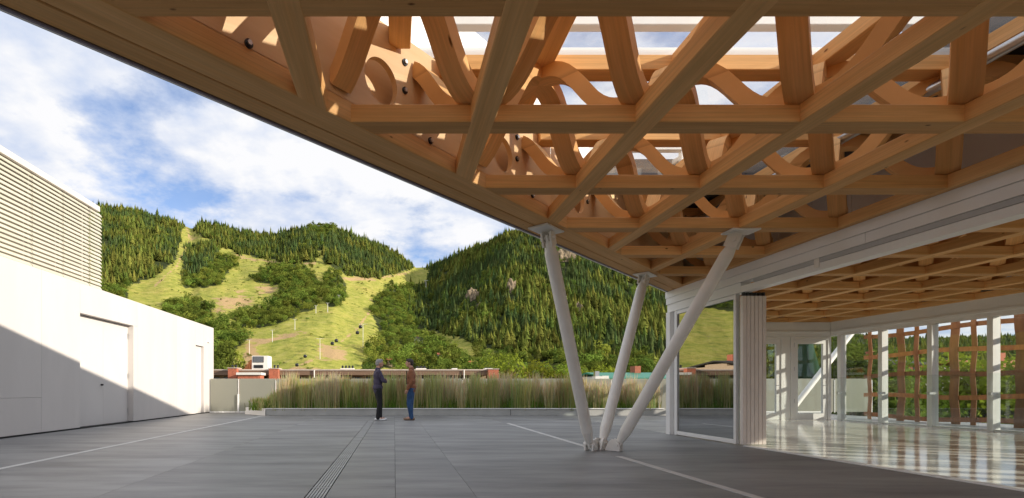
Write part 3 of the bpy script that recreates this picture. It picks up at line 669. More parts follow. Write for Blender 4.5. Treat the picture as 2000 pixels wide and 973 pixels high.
# white slanted steel column seen beyond the far door
def strut_column(root, base, top, r, plate=True):
    b0, t0 = Vector(base), Vector(top); d = (t0 - b0).normalized()
    bb = b0 + d * 0.16; tt = t0 - d * 0.17
    tube('shaft', bb + d * 0.18, tt - d * 0.15, r, steelwhite, root, n=28)
    tube('shaft_end', bb, bb + d * 0.18, r * 0.62, steelwhite, root, r1=r, n=28)
    tube('shaft_end', tt - d * 0.15, tt + d * 0.02, r, steelwhite, root, r1=r * 0.6, n=28)
    side = d.cross(Vector((0, 0, 1))).normalized(); hor = Vector((d.x, d.y, 0)).normalized()
    # foot bracket: two cheek plates and an eye with a pin
    for sgn in (-1, 1):
        c = b0 + side * sgn * 0.055
        pts = [(-0.11, 0.006), (0.10, 0.006), (0.10, 0.10), (0.06, 0.165), (-0.02, 0.175), (-0.07, 0.12)]
        bm = bmesh.new(); va = [bm.verts.new(c + hor * u * 1.0 + Vector((0, 0, w)) + side * 0.011) for u, w in pts]; vb = [bm.verts.new(c + hor * u + Vector((0, 0, w)) - side * 0.011) for u, w in pts]
        bm.faces.new(va); bm.faces.new(vb[::-1])
        for i in range(len(pts)): bm.faces.new((va[i], vb[i], vb[(i + 1) % len(pts)], va[(i + 1) % len(pts)]))
        link('bracket_plate', bm_mesh('bracket_plate', bm, steelwhite), None, root)
    pc = b0 + d * 0.115
    tube('pin', pc - side * 0.085, pc + side * 0.085, 0.028, steelwhite, root, n=14)
    bar('eye_plate', pc - d * 0.06, pc + d * 0.10, 0.03, 0.09, steelwhite, root, up=hor)
    if plate:
        px_ = t0
        bar('top_plate', (t0.x - 0.17, t0.y, t0.z - 0.012), (t0.x + 0.17, t0.y, t0.z - 0.012), 0.24, 0.02, steelwhite, root) if abs(t0.y - t0.x) < 3 else bar('top_plate', (t0.x - 0.15, t0.y - 0.15, t0.z - 0.016), (t0.x + 0.15, t0.y + 0.15, t0.z - 0.016), 0.26, 0.02, steelwhite, root)
        qc = t0 - d * 0.12
        for sgn in (-1, 1):
            c = qc + side * sgn * 0.055
            bar('bracket_plate', c - d * 0.10, (c.x + d.x * 0.04, c.y + d.y * 0.04, t0.z - 0.026), 0.022, 0.15, steelwhite, root, up=hor)
        tube('pin', qc - side * 0.09, qc + side * 0.09, 0.03, steelwhite, root, n=14)
        bar('eye_plate', qc - d * 0.1, qc + d * 0.05, 0.035, 0.10, steelwhite, root, up=hor)
FT = Vector((3.07, 7.42, 0.0))
for lab, off, top in [('slanted white steel column leaning towards the canopy edge, on the left of three', (-0.17, -0.02, 0), (1.865, 6.16, ZS - 0.004)),
                      ('shorter looking white steel column at the middle of three, under the canopy corner', (0.03, 0.13, 0), (4.30, 8.60, ZS - 0.004)),
                      ('white steel column leaning far over towards the folding door track', (0.16, -0.06, 0), (4.305, 6.236, ZS - 0.004))]:
    rt = thing('slanted_column', FT + Vector(off), lab, 'column', 'slanted steel columns under the canopy')
    strut_column(rt, FT + Vector(off), top, 0.080)
rt = thing('slanted_column', (13.3, 17, 0), 'slanted white steel column outside the far glazed door', 'column', 'slanted steel columns under the canopy')
strut_column(rt, (13.3, 17.0, 0.0), (16.6, 17.6, 3.6), 0.09, False)

# ------------------------------------------------------------------ white building on the left
XL = -7.2; WT = 3.35; WY0, WY1 = 1.0, 20.0
wb = thing('white_building', (-9, 10, 0), 'white panelled terrace building with recessed doors, partly in shadow', 'building')
D0, D1, DZ = 11.5, 13.85, 2.66; E0, E1, EZ = 18.2, 18.95, 2.52
def wp(y0, y1, z0, z1, x=XL, th=0.2): box('wall_panel', x - th, x, y0 + 0.002, y1 - 0.002, z0 + 0.002, z1 - 0.002, plaster, wb, 0.003)
wp(WY0, 6.2, 0.03, WT); wp(6.2, 10.24, 0.74, WT); wp(6.2, 10.24, 0.03, 0.74); wp(10.24, D0, 0.03, WT)
wp(D0, D1 + .2, DZ, WT); wp(D1 + .0, D1 + 0.2, 0.03, DZ); wp(D1 + 0.2, 16.6, 0.03, WT); wp(16.6, E0, 0.03, WT); wp(E0, E1, EZ, WT); wp(E1, WY1, 0.03, WT)
box('wall_core', -14, XL - 0.22, WY0, WY1 - 0.02, -0.05, WT - 0.05, plaster, wb)
box('wall_end', -14, XL - 0.201, WY1 - 0.019, WY1, 0.0, WT, plaster, wb); box('roof_slab', -14, XL - 0.205, WY0, WY1 - 0.021, WT - 0.048, WT - 0.005, plaster, wb)
dm = (D0 + D1) / 2
for a, b_, hy in [(D0 + 0.004, dm - 0.002, dm - 0.09), (dm + 0.002, D1 - 0.002, dm + 0.09)]:
    dd_ = box('door', XL - 0.215, XL - 0.155, a, b_, 0.03, DZ - 0.01, doorwhite, wb)
    if hy < dm: tube('door_knob', (XL - 0.155, hy, 1.02), (XL - 0.10, hy, 1.02), 0.022, darkmetal, dd_)
    for z in (0.25, 1.2, 2.3): box('hinge', XL - 0.155, XL - 0.142, D1 - 0.03, D1 - 0.004, z, z + 0.14, chrome, dd_, 0.002) if hy > dm else None
e_ = box('door', XL - 0.215, XL - 0.09, E0 + 0.004, E1 - 0.004, 0.02, EZ - 0.006, doorwhite, wb)
bar('door_handle', (XL - 0.06, E0 + 0.08, 1.05), (XL - 0.06, E0 + 0.20, 1.05), 0.02, 0.02, chrome, e_)
box('base_gap', XL - 0.19, XL - 0.02, WY0, WY1 - 0.05, -0.05, 0.029, rubber, wb)
tube('wall_lamp', (XL - 0.1, WY1, 2.85), (XL - 0.1, WY1 + 0.14, 2.85), 0.04, alu, wb); box('camera_bracket', XL, XL + 0.06, 19.3, 19.5, 2.72, 2.76, alu, wb)
# louvred plant screen on its roof
ls = thing('louvre_screen', (-8.2, 11.5, WT), 'cream louvred rooftop screen with many horizontal slats', 'louvre screen')
XS = -8.2; LY = [7.07, 8.14, 9.21, 10.28, 11.35, 12.42, 13.48, 14.02]; LZ1 = 5.96
slat_me = {}
for a, b_ in zip(LY[:-1], LY[1:]):
    z = LZ1 - 0.20
    while z > WT + 0.05:
        L = b_ - a - 0.03
        me = prism_mesh(L, 0.115, 0.028, slatmat, 0.006)
        M = Matrix.Translation((XS - 0.02, (a + b_) / 2 + (0.03 if b_ == LY[-1] else 0), z)) @ Matrix.Rotation(R(90), 4, 'Z') @ Matrix.Rotation(R(52), 4, 'X')
        link('slat', me, M, ls); z -= 0.1015
for y in LY: box('upright', XS - 0.16, XS - 0.085, y - 0.02, y + 0.02, WT - 0.004, LZ1 - 0.14, slatmat, ls)
box('cap', XS - 0.25, XS + 0.05, LY[0], LY[-1] - 0.12, LZ1 - 0.14, LZ1, plaster, ls)
box('screen_backing', XS - 0.32, XS - 0.25, LY[0], LY[-1] - 0.16, WT - 0.003, LZ1 - 0.142, plaster, ls)
bar('end_screen', (XS - 2.5, LY[-1] - 0.15, WT), (XS - 2.5, LY[-1] - 0.15, LZ1), 0.05, 0.05, slatmat, ls)

# ------------------------------------------------------------------ parapet and planter
PY = 19.55; PH = 1.325
par = thing('frosted_parapet', (2, PY, 0), 'frosted glass parapet along the far edge of the terrace', 'parapet')
xj = [-7.18, -6.06] + [-6.06 + 1.45 * i for i in range(1, 18)]
for a, b_ in zip(xj[:-1], xj[1:]):
    box('glass_panel', a + 0.02, b_ - 0.02, PY - 0.012, PY + 0.012, 0.03, PH, frosted, par, 0.002)
    box('post', b_ - 0.012, b_ + 0.012, PY - 0.03, PY - 0.013, 0.0, PH - 0.02 if b_ < -6 else PH - 0.05, alu, par, 0.002)
box('post', -6.09, -6.03, PY - 0.07, PY - 0.031, 0.0, 0.72, alu, par); box('base_rail', -7.18, 17.0, PY - 0.04, PY + 0.04, 0.0, 0.05, alu, par)
pl = thing('planter', (2, 17.9, 0), 'long low concrete planter kerb in front of the parapet', 'planter')
PY0, PY1, PZ = 17.3, 18.5, 0.225
box('kerb', -4.42, 9.3, PY0, PY0 + 0.10, 0.0, PZ, concrete, pl); box('kerb_cap', -4.42, 9.3, PY0 - 0.03, PY0 + 0.14, PZ + 0.001, PZ + 0.028, alu, pl)
prism_poly('kerb_return', [(-4.44, 17.28), (-5.5, 18.5), (-5.38, 18.52), (-4.44, 17.44)], 0.0, PZ + 0.02, alu, pl)
box('kerb', 9.302, 9.42, PY0, PY1, 0.0, PZ, concrete, pl); box('kerb', -5.37, 9.3, PY1, PY1 + 0.1, 0.0, PZ, concrete, pl)
prism_poly('soil', [(-4.40, 17.41), (9.29, 17.41), (9.29, 18.49), (-5.33, 18.49)], 0.01, PZ - 0.05, soil, pl)
box('joint_strip', -0.62, -0.60, PY0 - 0.004, PY0 - 0.001, 0.01, PZ - 0.01, roofdark, pl); box('joint_strip', 4.0, 4.02, PY0 - 0.004, PY0 - 0.001, 0.01, PZ - 0.01, roofdark, pl)

# ================================================================== VEGETATION
def np_mesh(name, verts, faces, m, cols=None, smooth=False):
    me = bpy.data.meshes.new(name); verts = np.asarray(verts, np.float32); faces = np.asarray(faces, np.int32)
    k = faces.shape[1]; me.vertices.add(len(verts)); me.vertices.foreach_set('co', verts.ravel())
    me.loops.add(faces.size); me.loops.foreach_set('vertex_index', faces.ravel())
    me.polygons.add(len(faces)); me.polygons.foreach_set('loop_start', np.arange(len(faces), dtype=np.int32) * k)
    me.update(calc_edges=True)
    if cols is not None:
        a = me.attributes.new('tint', 'FLOAT_COLOR', 'POINT'); a.data.foreach_set('color', np.asarray(cols, np.float32).ravel())
    me.materials.append(m)
    return me
def tint_mat(name, trans=0.3, rough=0.8):
    m = bpy.data.materials.new(name); m.use_nodes = True; t = m.node_tree; t.nodes.clear()
    o = t.nodes.new('ShaderNodeOutputMaterial'); df = t.nodes.new('ShaderNodeBsdfDiffuse'); tl = t.nodes.new('ShaderNodeBsdfTranslucent'); mx_ = t.nodes.new('ShaderNodeMixShader'); mx_.inputs[0].default_value = trans
    at = t.nodes.new('ShaderNodeAttribute'); at.attribute_name = 'tint'
    oi = t.nodes.new('ShaderNodeObjectInfo'); hs = t.nodes.new('ShaderNodeHueSaturation'); t.links.new(at.outputs['Color'], hs.inputs['Color'])
    mr = t.nodes.new('ShaderNodeMapRange'); mr.inputs['To Min'].default_value = 0.75; mr.inputs['To Max'].default_value = 1.25; t.links.new(oi.outputs['Random'], mr.inputs[0]); t.links.new(mr.outputs[0], hs.inputs['Value'])
    for s in (df, tl): t.links.new(hs.outputs[0], s.inputs[0])
    t.links.new(df.outputs[0], mx_.inputs[1]); t.links.new(tl.outputs[0], mx_.inputs[2]); t.links.new(mx_.outputs[0], o.inputs[0])
    return m
# --- reed grass in the planter
grassm = tint_mat('reed grass', 0.5)
vv = []; ff = []; cl = []
clumps = []
x = -5.0
while x < 9.2:
    clumps.append((x, random.uniform(17.5, 18.4), random.random(), random.random())); x += random.uniform(0.07, 0.16)
def blade(x, y, h, w, lean, cb_, ct, plume):
    a = random.uniform(0, math.tau); dxl, dyl = math.cos(a) * lean, math.sin(a) * lean * 0.6; b0 = len(vv); wd = w / 2
    segs = [(0, 1), (0.5, 0.9), (0.82, 0.6 if not plume else 1.3), (1.0, 0.12)]
    for s, k in segs:
        cx_ = x + dxl * s * s; cy_ = y + dyl * s * s; z = PZ - 0.06 + h * s
        vv.append((cx_ - wd * k, cy_, z)); vv.append((cx_ + wd * k, cy_ + wd * 0.3 * k, z))
        c = [cb_[i] * (1 - s) + ct[i] * s for i in range(3)] + [1]; cl.append(c); cl.append(c)
    for i in range(3): ff.append((b0 + 2 * i, b0 + 2 * i + 1, b0 + 2 * i + 3, b0 + 2 * i + 2))
TAN = (0.86, 0.72, 0.45); OLV = (0.62, 0.60, 0.26); GRN = (0.22, 0.38, 0.06); YEL = (0.76, 0.68, 0.29); BRN = (0.56, 0.40, 0.21)
for (cx_, cy_, a, b_) in clumps:
    edge = min(1, max(0.35, (cx_ + 5.0) / 1.2)); big = fbm(np.array(cx_ * 0.9), np.array(0.3), 5, 3); tall = (0.78 + 0.42 * float(big) / 0.5 * 0.8 + 0.1 * a) * edge
    tall = min(1.36, tall * (0.86 + 0.36 * random.random()))
    kind = vnoise(np.array(cx_ * 1.3), np.array(5.2), 9)
    top = TAN if kind > 0.55 else (OLV if kind > 0.3 else YEL)
    if b_ > 0.9: top = BRN
    if True:
        for _ in range(85):
            h = tall * random.uniform(0.62, 1.05); blade(cx_ + random.gauss(0, 0.09), cy_ + random.gauss(0, 0.1), h, random.uniform(0.009, 0.017), random.uniform(0.02, 0.20), tuple(q * random.uniform(.7, 1.1) for q in (OLV if random.random() < .6 else GRN)), tuple(q * random.uniform(0.75, 1.15) for q in top), random.random() < 0.6)
    for _ in range(34):
        h = random.uniform(0.14, 0.46) * (1.2 if a > 0.7 else 0.9); blade(cx_ + random.gauss(0, 0.11), 17.5 + random.uniform(0, 0.9), h, random.uniform(0.012, 0.022), random.uniform(0.03, 0.16), tuple(q * random.uniform(0.6, 1.1) for q in GRN), tuple(q * random.uniform(0.7, 1.5) for q in (0.20, 0.30, 0.05)), False)
gr = link('reed_grass', np_mesh('reed_grass', vv, ff, grassm, cl)); gr['kind'] = 'stuff'; gr['label'] = 'tall tan and green reed grass growing in the planter'; gr['category'] = 'grass'
print('grass quads', len(ff))

# --- forest tree prototypes (kept out of the scene, used only as instances)
def conifer(seed, h=1.0, tiers=9, n=9, w=0.155):
    r = random.Random(seed); v = []; f = []
    v0 = len(v)
    # trunk
    for i in range(4):
        a = math.tau * i / 4; v.append((0.014 * math.cos(a), 0.014 * math.sin(a), 0))
    v.append((0, 0, 0.9)); f += [(i, (i + 1) % 4, 4) for i in range(4)]
    for k in range(tiers):
        s = k / (tiers - 1); z = 0.12 + 0.76 * s; rad = w * (1 - s) ** 0.85 + 0.012
        for i in range(n):
            a = math.tau * (i + r.random() * 0.8) / n + k; rr = rad * r.uniform(0.65, 1.2); da = 0.42 * r.uniform(0.8, 1.3) * (1.0 + 0.4 * s)
            b = len(v); zz = z + r.uniform(-0.02, 0.02); up = 0.15 * r.uniform(0.8, 1.3)
            v += [(0.006 * math.cos(a), 0.006 * math.sin(a), zz + up), (rr * 0.72 * math.cos(a - da), rr * 0.72 * math.sin(a - da), zz - 0.02 - 0.04 * r.random()), (rr * math.cos(a), rr * math.sin(a), zz - 0.075), (rr * 0.72 * math.cos(a + da), rr * 0.72 * math.sin(a + da), zz - 0.02 - 0.04 * r.random())]
            f += [(b, b + 1, b + 2), (b, b + 2, b + 3)]
    v.append((0.012, 0, 0.90)); v.append((-0.006, 0.01, 0.90)); v.append((-0.006, -0.01, 0.90)); v.append((0, 0, 1.02)); q = len(v) - 4
    f += [(q, q + 1, q + 3), (q + 1, q + 2, q + 3), (q + 2, q, q + 3)]
    return v, f
def decid(seed, nleaf=420, squat=1.0, leaf=0.075):
    """unit-height broadleaf tree: leaf-sized faces through a lobed crown"""
    r = np.random.default_rng(seed); v = []; f = []
    lobes = [(0, 0, 0.60, 0.27)] + [(0.2 * math.cos(a), 0.2 * math.sin(a), zz, rr) for a, zz, rr in [(r.uniform(0, 6.28), r.uniform(0.33, 0.8), r.uniform(0.11, 0.2)) for _ in range(9)]]
    for i in range(nleaf):
        lx, ly, lz, lr = lobes[r.integers(len(lobes))] if i % 3 else lobes[1 + r.integers(9)]
        d = r.normal(size=3); d /= np.linalg.norm(d); rad = lr * r.uniform(0.72, 1.08)
        p = np.array([lx, ly, lz]) + d * rad * np.array([1, 1, 1.05]); p[0] *= squat; p[1] *= squat
        nrm = d + r.normal(size=3) * 0.55; nrm /= np.linalg.norm(nrm); u = np.cross(nrm, r.normal(size=3)); u /= np.linalg.norm(u); w = np.cross(nrm, u)
        sz = leaf * r.uniform(0.5, 1.2); b = len(v)
        v += [tuple(p - u * sz * .5), tuple(p + w * sz * 0.4), tuple(p + u * sz * .6), tuple(p - w * sz * 0.42)]; f += [(b, b + 1, b + 2), (b, b + 2, b + 3)]
    return v, f
def proto_coll(name, meshes):
    c = bpy.data.collections.new(name)
    for i, me in enumerate(meshes):
        o = bpy.data.objects.new('%s_%d' % (name, i), me); c.objects.link(o)
    return c
m_con = [leaf_mat('conifer needles', (0.135, 0.175, 0.036), 0.5, 0.3), leaf_mat('olive needles', (0.175, 0.20, 0.042), 0.5, 0.3), leaf_mat('blue needles', (0.095, 0.14, 0.045), 0.45, 0.3)]
m_dec = [leaf_mat('aspen leaves', (0.20, 0.26, 0.045), 0.4, 0.35), leaf_mat('scrub leaves', (0.14, 0.195, 0.036), 0.4, 0.35)]
con_me = [np_mesh('conifer', *conifer(i, tiers=8 + i % 4, n=8 + i % 2, w=(0.145, 0.19, 0.125, 0.17, 0.21, 0.14)[i]), m_con[i % 3]) for i in range(6)]
dec_me = [np_mesh('broadleaf', *decid(20 + i, 420, 0.75 + 0.35 * (i % 3)), m_dec[i % 2]) for i in range(5)]
PC = proto_coll('conifer_kinds', con_me); PD = proto_coll('broadleaf_kinds', dec_me)
def scatter(name, pts, scl, wid, rot, ind, coll, label, cat):
    me = bpy.data.meshes.new(name); me.vertices.add(len(pts)); me.vertices.foreach_set('co', np.asarray(pts, np.float32).ravel())
    a = me.attributes.new('tscale', 'FLOAT_VECTOR', 'POINT'); a.data.foreach_set('vector', np.stack([wid, wid, scl], -1).astype(np.float32).ravel())
    a = me.attributes.new('trot', 'FLOAT_VECTOR', 'POINT'); a.data.foreach_set('vector', np.stack([rng.normal(0, .03, len(pts)), rng.normal(0, .03, len(pts)), rot], -1).astype(np.float32).ravel())
    a = me.attributes.new('tidx', 'INT', 'POINT'); a.data.foreach_set('value', np.asarray(ind, np.int32))
    o = link(name, me); o['kind'] = 'stuff'; o['label'] = label; o['category'] = cat
    g = bpy.data.node_groups.new(name, 'GeometryNodeTree'); g.interface.new_socket('Geometry', in_out='INPUT', socket_type='NodeSocketGeometry'); g.interface.new_socket('Geometry', in_out='OUTPUT', socket_type='NodeSocketGeometry')
    gi = g.nodes.new('NodeGroupInput'); go = g.nodes.new('NodeGroupOutput'); ip = g.nodes.new('GeometryNodeInstanceOnPoints'); ci = g.nodes.new('GeometryNodeCollectionInfo')
    ci.inputs['Collection'].default_value = coll; ci.inputs['Separate Children'].default_value = True; ci.inputs['Reset Children'].default_value = True
    ip.inputs['Pick Instance'].default_value = True
    def attr(nm, ty):
        n = g.nodes.new('GeometryNodeInputNamedAttribute'); n.data_type = ty; n.inputs['Name'].default_value = nm
        return [s for s in n.outputs if s.enabled and s.name == 'Attribute'][0]
    g.links.new(gi.outputs[0], ip.inputs['Points']); g.links.new(ci.outputs[0], ip.inputs['Instance']); g.links.new(attr('tidx', 'INT'), ip.inputs['Instance Index'])
    g.links.new(attr('trot', 'FLOAT_VECTOR'), ip.inputs['Rotation']); g.links.new(attr('tscale', 'FLOAT_VECTOR'), ip.inputs['Scale'])
    g.links.new(ip.outputs[0], go.inputs[0])
    md = o.modifiers.new('scatter', 'NODES'); md.node_group = g
    return o
def forest_points(polys, ht, dens, xr=(-700, 2300), n=400000):
    x = rng.uniform(xr[0], xr[1], n); t = rng.uniform(0.0, 1.0, n)
    X, D, Z, Y = terrain(x, t)
    ys = np.interp(x, SK[:, 0], SK[:, 1])
    k = np.zeros(n, bool)
    jx = x + rng.normal(0, 2.5, n) + (fbm(x / 13.0, Y / 13.0, 41) - 0.47) * 30; jy = Y + rng.normal(0, 1.5, n) + (fbm(x / 13.0 + 50, Y / 13.0, 43) - 0.47) * 18
    for p in polys: k |= inpoly(jx, jy, p)
    hp = ht * FPX / D                                    # size of a tree in photo px
    area = (YB - ys) * 1.0                               # px per unit t in this column
    want = dens / hp ** 2                                # trees per px^2
    have = n / (xr[1] - xr[0]) / area
    off = ((x < 150) | (x > 1340))
    prob = want / have * np.where(off, 0.35, 1.0)
    k &= rng.uniform(0, 1, n) < prob
    # glades
    k &= fbm(X / 60.0, D / 60.0, 11) > 0.26
    return X[k], D[k], Z[k], x[k], Y[k]
ROCKS = [(925, 585, 15, 22), (1000, 572, 11, 26), (1103, 510, 20, 30), (940, 600, 10, 10), (1130, 610, 8, 18)]
X, D, Z, xp, yp = forest_points(CONIF, 11.5, 20.0, n=1100000)
kk = np.ones(len(X), bool)
for (cx_, cy_, rx, ry) in ROCKS: kk &= ~((((xp - cx_) / (rx * 0.6)) ** 2 + ((yp - cy_ - 10) / (ry * 0.55)) ** 2) < 1)
X, D, Z = X[kk], D[kk], Z[kk]
sc_ = rng.lognormal(math.log(10.6), 0.36, len(X)); wd_ = sc_ * rng.uniform(1.15, 1.7, len(X))
cf = fbm(X / 75.0, D / 75.0, 61) + rng.normal(0, 0.05, len(X)); cf2 = fbm(X / 38.0, D / 38.0, 63)
ind = np.where(cf > 0.53, 1 + 3 * rng.integers(0, 2, len(X)), np.where(cf < 0.42, 2 + 3 * rng.integers(0, 2, len(X)), 3 * rng.integers(0, 2, len(X))))
sc_ = sc_ * (0.62 + 0.8 * cf2); wd_ = wd_ * (0.68 + 0.7 * cf2)
scatter('conifer_forest', np.stack([X, D, Z - 0.4], -1), sc_, wd_, rng.uniform(0, 6.28, len(X)), ind, PC, 'dense conifer forest covering the mountain slopes', 'forest')
n_c = len(X)
X, D, Z, xp, yp = forest_points(DECID, 10.5, 11.0)
sc_ = rng.lognormal(math.log(10.0), 0.28, len(X)); wd_ = sc_ * rng.uniform(0.9, 1.5, len(X))
scatter('aspen_woodland', np.stack([X, D, Z - 0.6], -1), sc_, wd_, rng.uniform(0, 6.28, len(X)), rng.integers(0, 5, len(X)), PD, 'lighter green broadleaf woodland between the ski runs', 'woodland')
# a few bright broadleaf trees mixed into the conifers
X, D, Z, xp, yp = forest_points(CONIF, 11.0, 6.0)
kk = fbm(X / 55.0, D / 55.0, 67) + rng.normal(0, 0.06, len(X)) > 0.56; X, D, Z = X[kk], D[kk], Z[kk]
sc_ = rng.lognormal(math.log(10.0), 0.25, len(X)); wd_ = sc_ * rng.uniform(0.8, 1.2, len(X))
scatter('mixed_broadleaf', np.stack([X, D, Z - 0.6], -1), sc_, wd_, rng.uniform(0, 6.28, len(X)), rng.integers(0, 5, len(X)), PD, 'scattered pale broadleaf trees among the mountain conifers', 'woodland')
MEADOW = [[(240, 600), (350, 470), (450, 500), (620, 520), (640, 600), (700, 540), (800, 540), (740, 600), (740, 720), (420, 735), (420, 640), (330, 620)], [(600, 460), (640, 455), (640, 520), (600, 520)]]
X, D, Z, xp, yp = forest_points(MEADOW, 3.0, 0.15)
kk = fbm(X / 40.0, D / 40.0, 77) > 0.47; X, D, Z = X[kk], D[kk], Z[kk]
sc_ = rng.lognormal(math.log(2.4), 0.4, len(X)); wd_ = sc_ * rng.uniform(1.2, 2.4, len(X))
scatter('meadow_shrubs', np.stack([X, D, Z - 0.3], -1), sc_, wd_, rng.uniform(0, 6.28, len(X)), rng.integers(0, 5, len(X)), PD, 'low dark shrubs dotted over the open ski runs', 'shrubs')
print('forest', n_c, len(X))
# rock outcrops
for i, ((cx_, cy_, rx, ry), lab) in enumerate(zip(ROCKS, ['tan rock outcrop among conifers, lower of the slope pair', 'narrow pale cliff among conifers at mid slope', 'large pale cliff high on the slope behind the slanted column', 'small rock patch beneath the lower tan outcrop', 'small tan rock strip beside the tall slanted column'])):
    tt_ = np.linspace(0.02, 0.99, 300); Xr, Dr, Zr, Yr = terrain(np.full(300, float(cx_)), tt_); q = int(np.argmin(abs(Yr - cy_)))
    d = Dr[q]; rr = random.Random(i); bm = bmesh.new(); bmesh.ops.create_icosphere(bm, subdivisions=4, radius=1.0)
    sxr, szr = rx / FPX * d, ry / FPX * d
    for v_ in bm.verts:
        p = v_.co; k_ = 0.45 + 1.15 * float(fbm(np.array(p.x * 3.2 + i * 9), np.array(p.z * 1.3 + p.y * 2), 31, 5))
        v_.co = Vector((p.x * sxr * k_, p.y * sxr * 0.5 * k_, p.z * szr * k_))
    ro = link('rock_outcrop', bm_mesh('rock_outcrop', bm, rock), Matrix.Translation((Xr[q], d + sxr * 0.15, Zr[q] - szr * 0.1)))
    tag(ro, lab, 'rock', 'rock outcrops on the mountain')

# --- individual trees near the terrace
def tree_meshes(seed, squat, m, nleaf, leaf):
    v, f = decid(seed, nleaf, squat, leaf); crown = np_mesh('crown', v, f, m)
    bm = bmesh.new(); tube_bm(bm, (0, 0, 0), (0.01, 0, 0.45), 0.028, 0.016, 8)
    r = random.Random(seed)
    for i in range(6):
        a = r.uniform(0, 6.28); tube_bm(bm, (0.01, 0, 0.28 + 0.03 * i), (0.2 * squat * math.cos(a), 0.2 * squat * math.sin(a), r.uniform(0.5, 0.8)), 0.012, 0.004, 5)
    return crown, bm_mesh('trunk', bm, bark, True)
lm1 = leaf_mat('cottonwood leaves', (0.20, 0.25, 0.030), 0.25, 0.35); lm2 = leaf_mat('willow leaves', (0.12, 0.16, 0.03), 0.25, 0.35); lm3 = leaf_mat('autumn leaves', (0.19, 0.17, 0.04), 0.25, 0.35)
TK = [tree_meshes(101, 1.0, lm1, 2600, 0.038), tree_meshes(102, 1.25, lm1, 2600, 0.040), tree_meshes(103, 0.8, lm2, 2400, 0.036), tree_meshes(104, 1.1, lm3, 2400, 0.036), tree_meshes(105, 0.95, lm2, 2600, 0.036)]
spruce_v, spruce_f = conifer(77, tiers=26, n=22, w=0.17)
spruce_me = np_mesh('crown', spruce_v, spruce_f, leaf_mat('spruce needles', (0.035, 0.070, 0.045), 0.1, 0.1))
spruce2_me = np_mesh('crown', spruce_v, spruce_f, leaf_mat('fir needles', (0.05, 0.085, 0.025), 0.1, 0.1))
bm = bmesh.new(); tube_bm(bm, (0, 0, 0), (0, 0, 0.85), 0.018, 0.004, 8); sp_tr = bm_mesh('trunk', bm, bark, True)
def plant_tree(x, ytop, d, base_z, kind, label, group='trees beyond the terrace', wide=1.0, rot=None):
    top = px(x, ytop, d); h = top.z - base_z
    rt = thing('broadleaf_tree' if kind < 5 else 'spruce_tree', (top.x, top.y, base_z), label, 'tree', group)
    M = Matrix.Translation((top.x, top.y, base_z)) @ Matrix.Rotation(random.uniform(0, 6.28), 4, 'Z') @ Matrix.Diagonal((h * wide, h * wide, h * 1.02, 1))
    if kind < 5: cr, trk = TK[kind]
    else: cr, trk = (spruce_me if kind == 5 else spruce2_me), sp_tr
    link('trunk', trk, M, rt); link('crown', cr, M, rt)
    return rt
TREES = [
 (985, 676, 112, -8, 0, 'tall yellow-green tree behind the red chimney at the end of the long roof', 0.95), (1040, 690, 118, -8, 1, 'rounded bright green tree between the long roof and the tall slanted column', 0.85),
 (1015, 705, 95, -8, 3, 'olive bushy tree just above the reeds past the roof end', 0.9), (958, 694, 125, -8, 4, 'darker green tree behind the right end of the long roof', 0.8),
 (1080, 695, 120, -8, 0, 'bright green tree left of the tall slanted column', 0.8), (1066, 715, 92, -8, 3, 'low olive tree at the parapet left of the tall slanted column', 0.9),
 (1118, 698, 128, -8, 4, 'mid green tree showing directly behind the tall slanted column', 0.8), (1150, 700, 118, -8, 1, 'bright round tree between the two rear slanted columns', 0.85),
 (1180, 706, 122, -8, 0, 'bright tree above the white chimney boxes', 0.8), (1215, 700, 135, -8, 2, 'slim green tree behind the green roof', 0.9),
 (1250, 702, 130, -8, 4, 'green tree above the green roof near the corner post', 0.8), (1283, 690, 128, -8, 2, 'tall slim tree beside the white corner post', 1.0),
 (935, 706, 105, -8, 2, 'slim green tree rising behind the long roof, past its middle', 0.9), (905, 700, 140, -8, 4, 'dense green tree above the long roof near the red house', 0.8),
 (845, 712, 110, -8, 2, 'green tree rising just right of the man in the brown jacket', 0.8), (772, 708, 115, -8, 4, 'green tree between the two standing men', 0.8),
 (720, 698, 130, -8, 2, 'slim pale green tree left of the grey-haired man', 0.8), (735, 712, 105, -8, 3, 'low olive tree behind the grey-haired man', 0.8),
 (432, 660, 150, -8, 4, 'large green tree beside the end of the white wall', 0.9), (452, 672, 160, -8, 0, 'pale green tree above the brick piers', 0.8), (425, 690, 120, -8, 2, 'low green tree at the corner of the white wall', 0.8), (468, 690, 150, -8, 3, 'small olive tree left of the rooftop plant box', 0.8),
]
for a in TREES: plant_tree(*a[:6], wide=a[6])
TR2 = [(1575, 610, 32, -8, 5, 'dark blue-green spruce behind the far glazed door', 1.0), (1545, 630, 38, -8, 6, 'dark fir left of the blue-green spruce', 1.0), (1515, 640, 45, -8, 2, 'green tree in the left far door pane', 0.9), (1665, 632, 40, -8, 2, 'tall pale green tree in the pane beside the corner', 0.9), (1690, 650, 46, -8, 4, 'green tree behind the first facade post', 0.9),
       (1765, 690, 50, -8, 0, 'bright tree behind the woven screen by the second facade post', 0.9), (1845, 680, 55, -8, 1, 'bright tree behind the woven screen between the posts', 0.9), (1900, 690, 50, -8, 0, 'leafy tree behind the woven screen before the last post', 0.8), (1975, 645, 48, -8, 1, 'tall leafy tree in the pane at the frame edge', 0.9)]
for a in TR2: plant_tree(*a[:6], wide=a[6], group='trees beyond the glazed room')

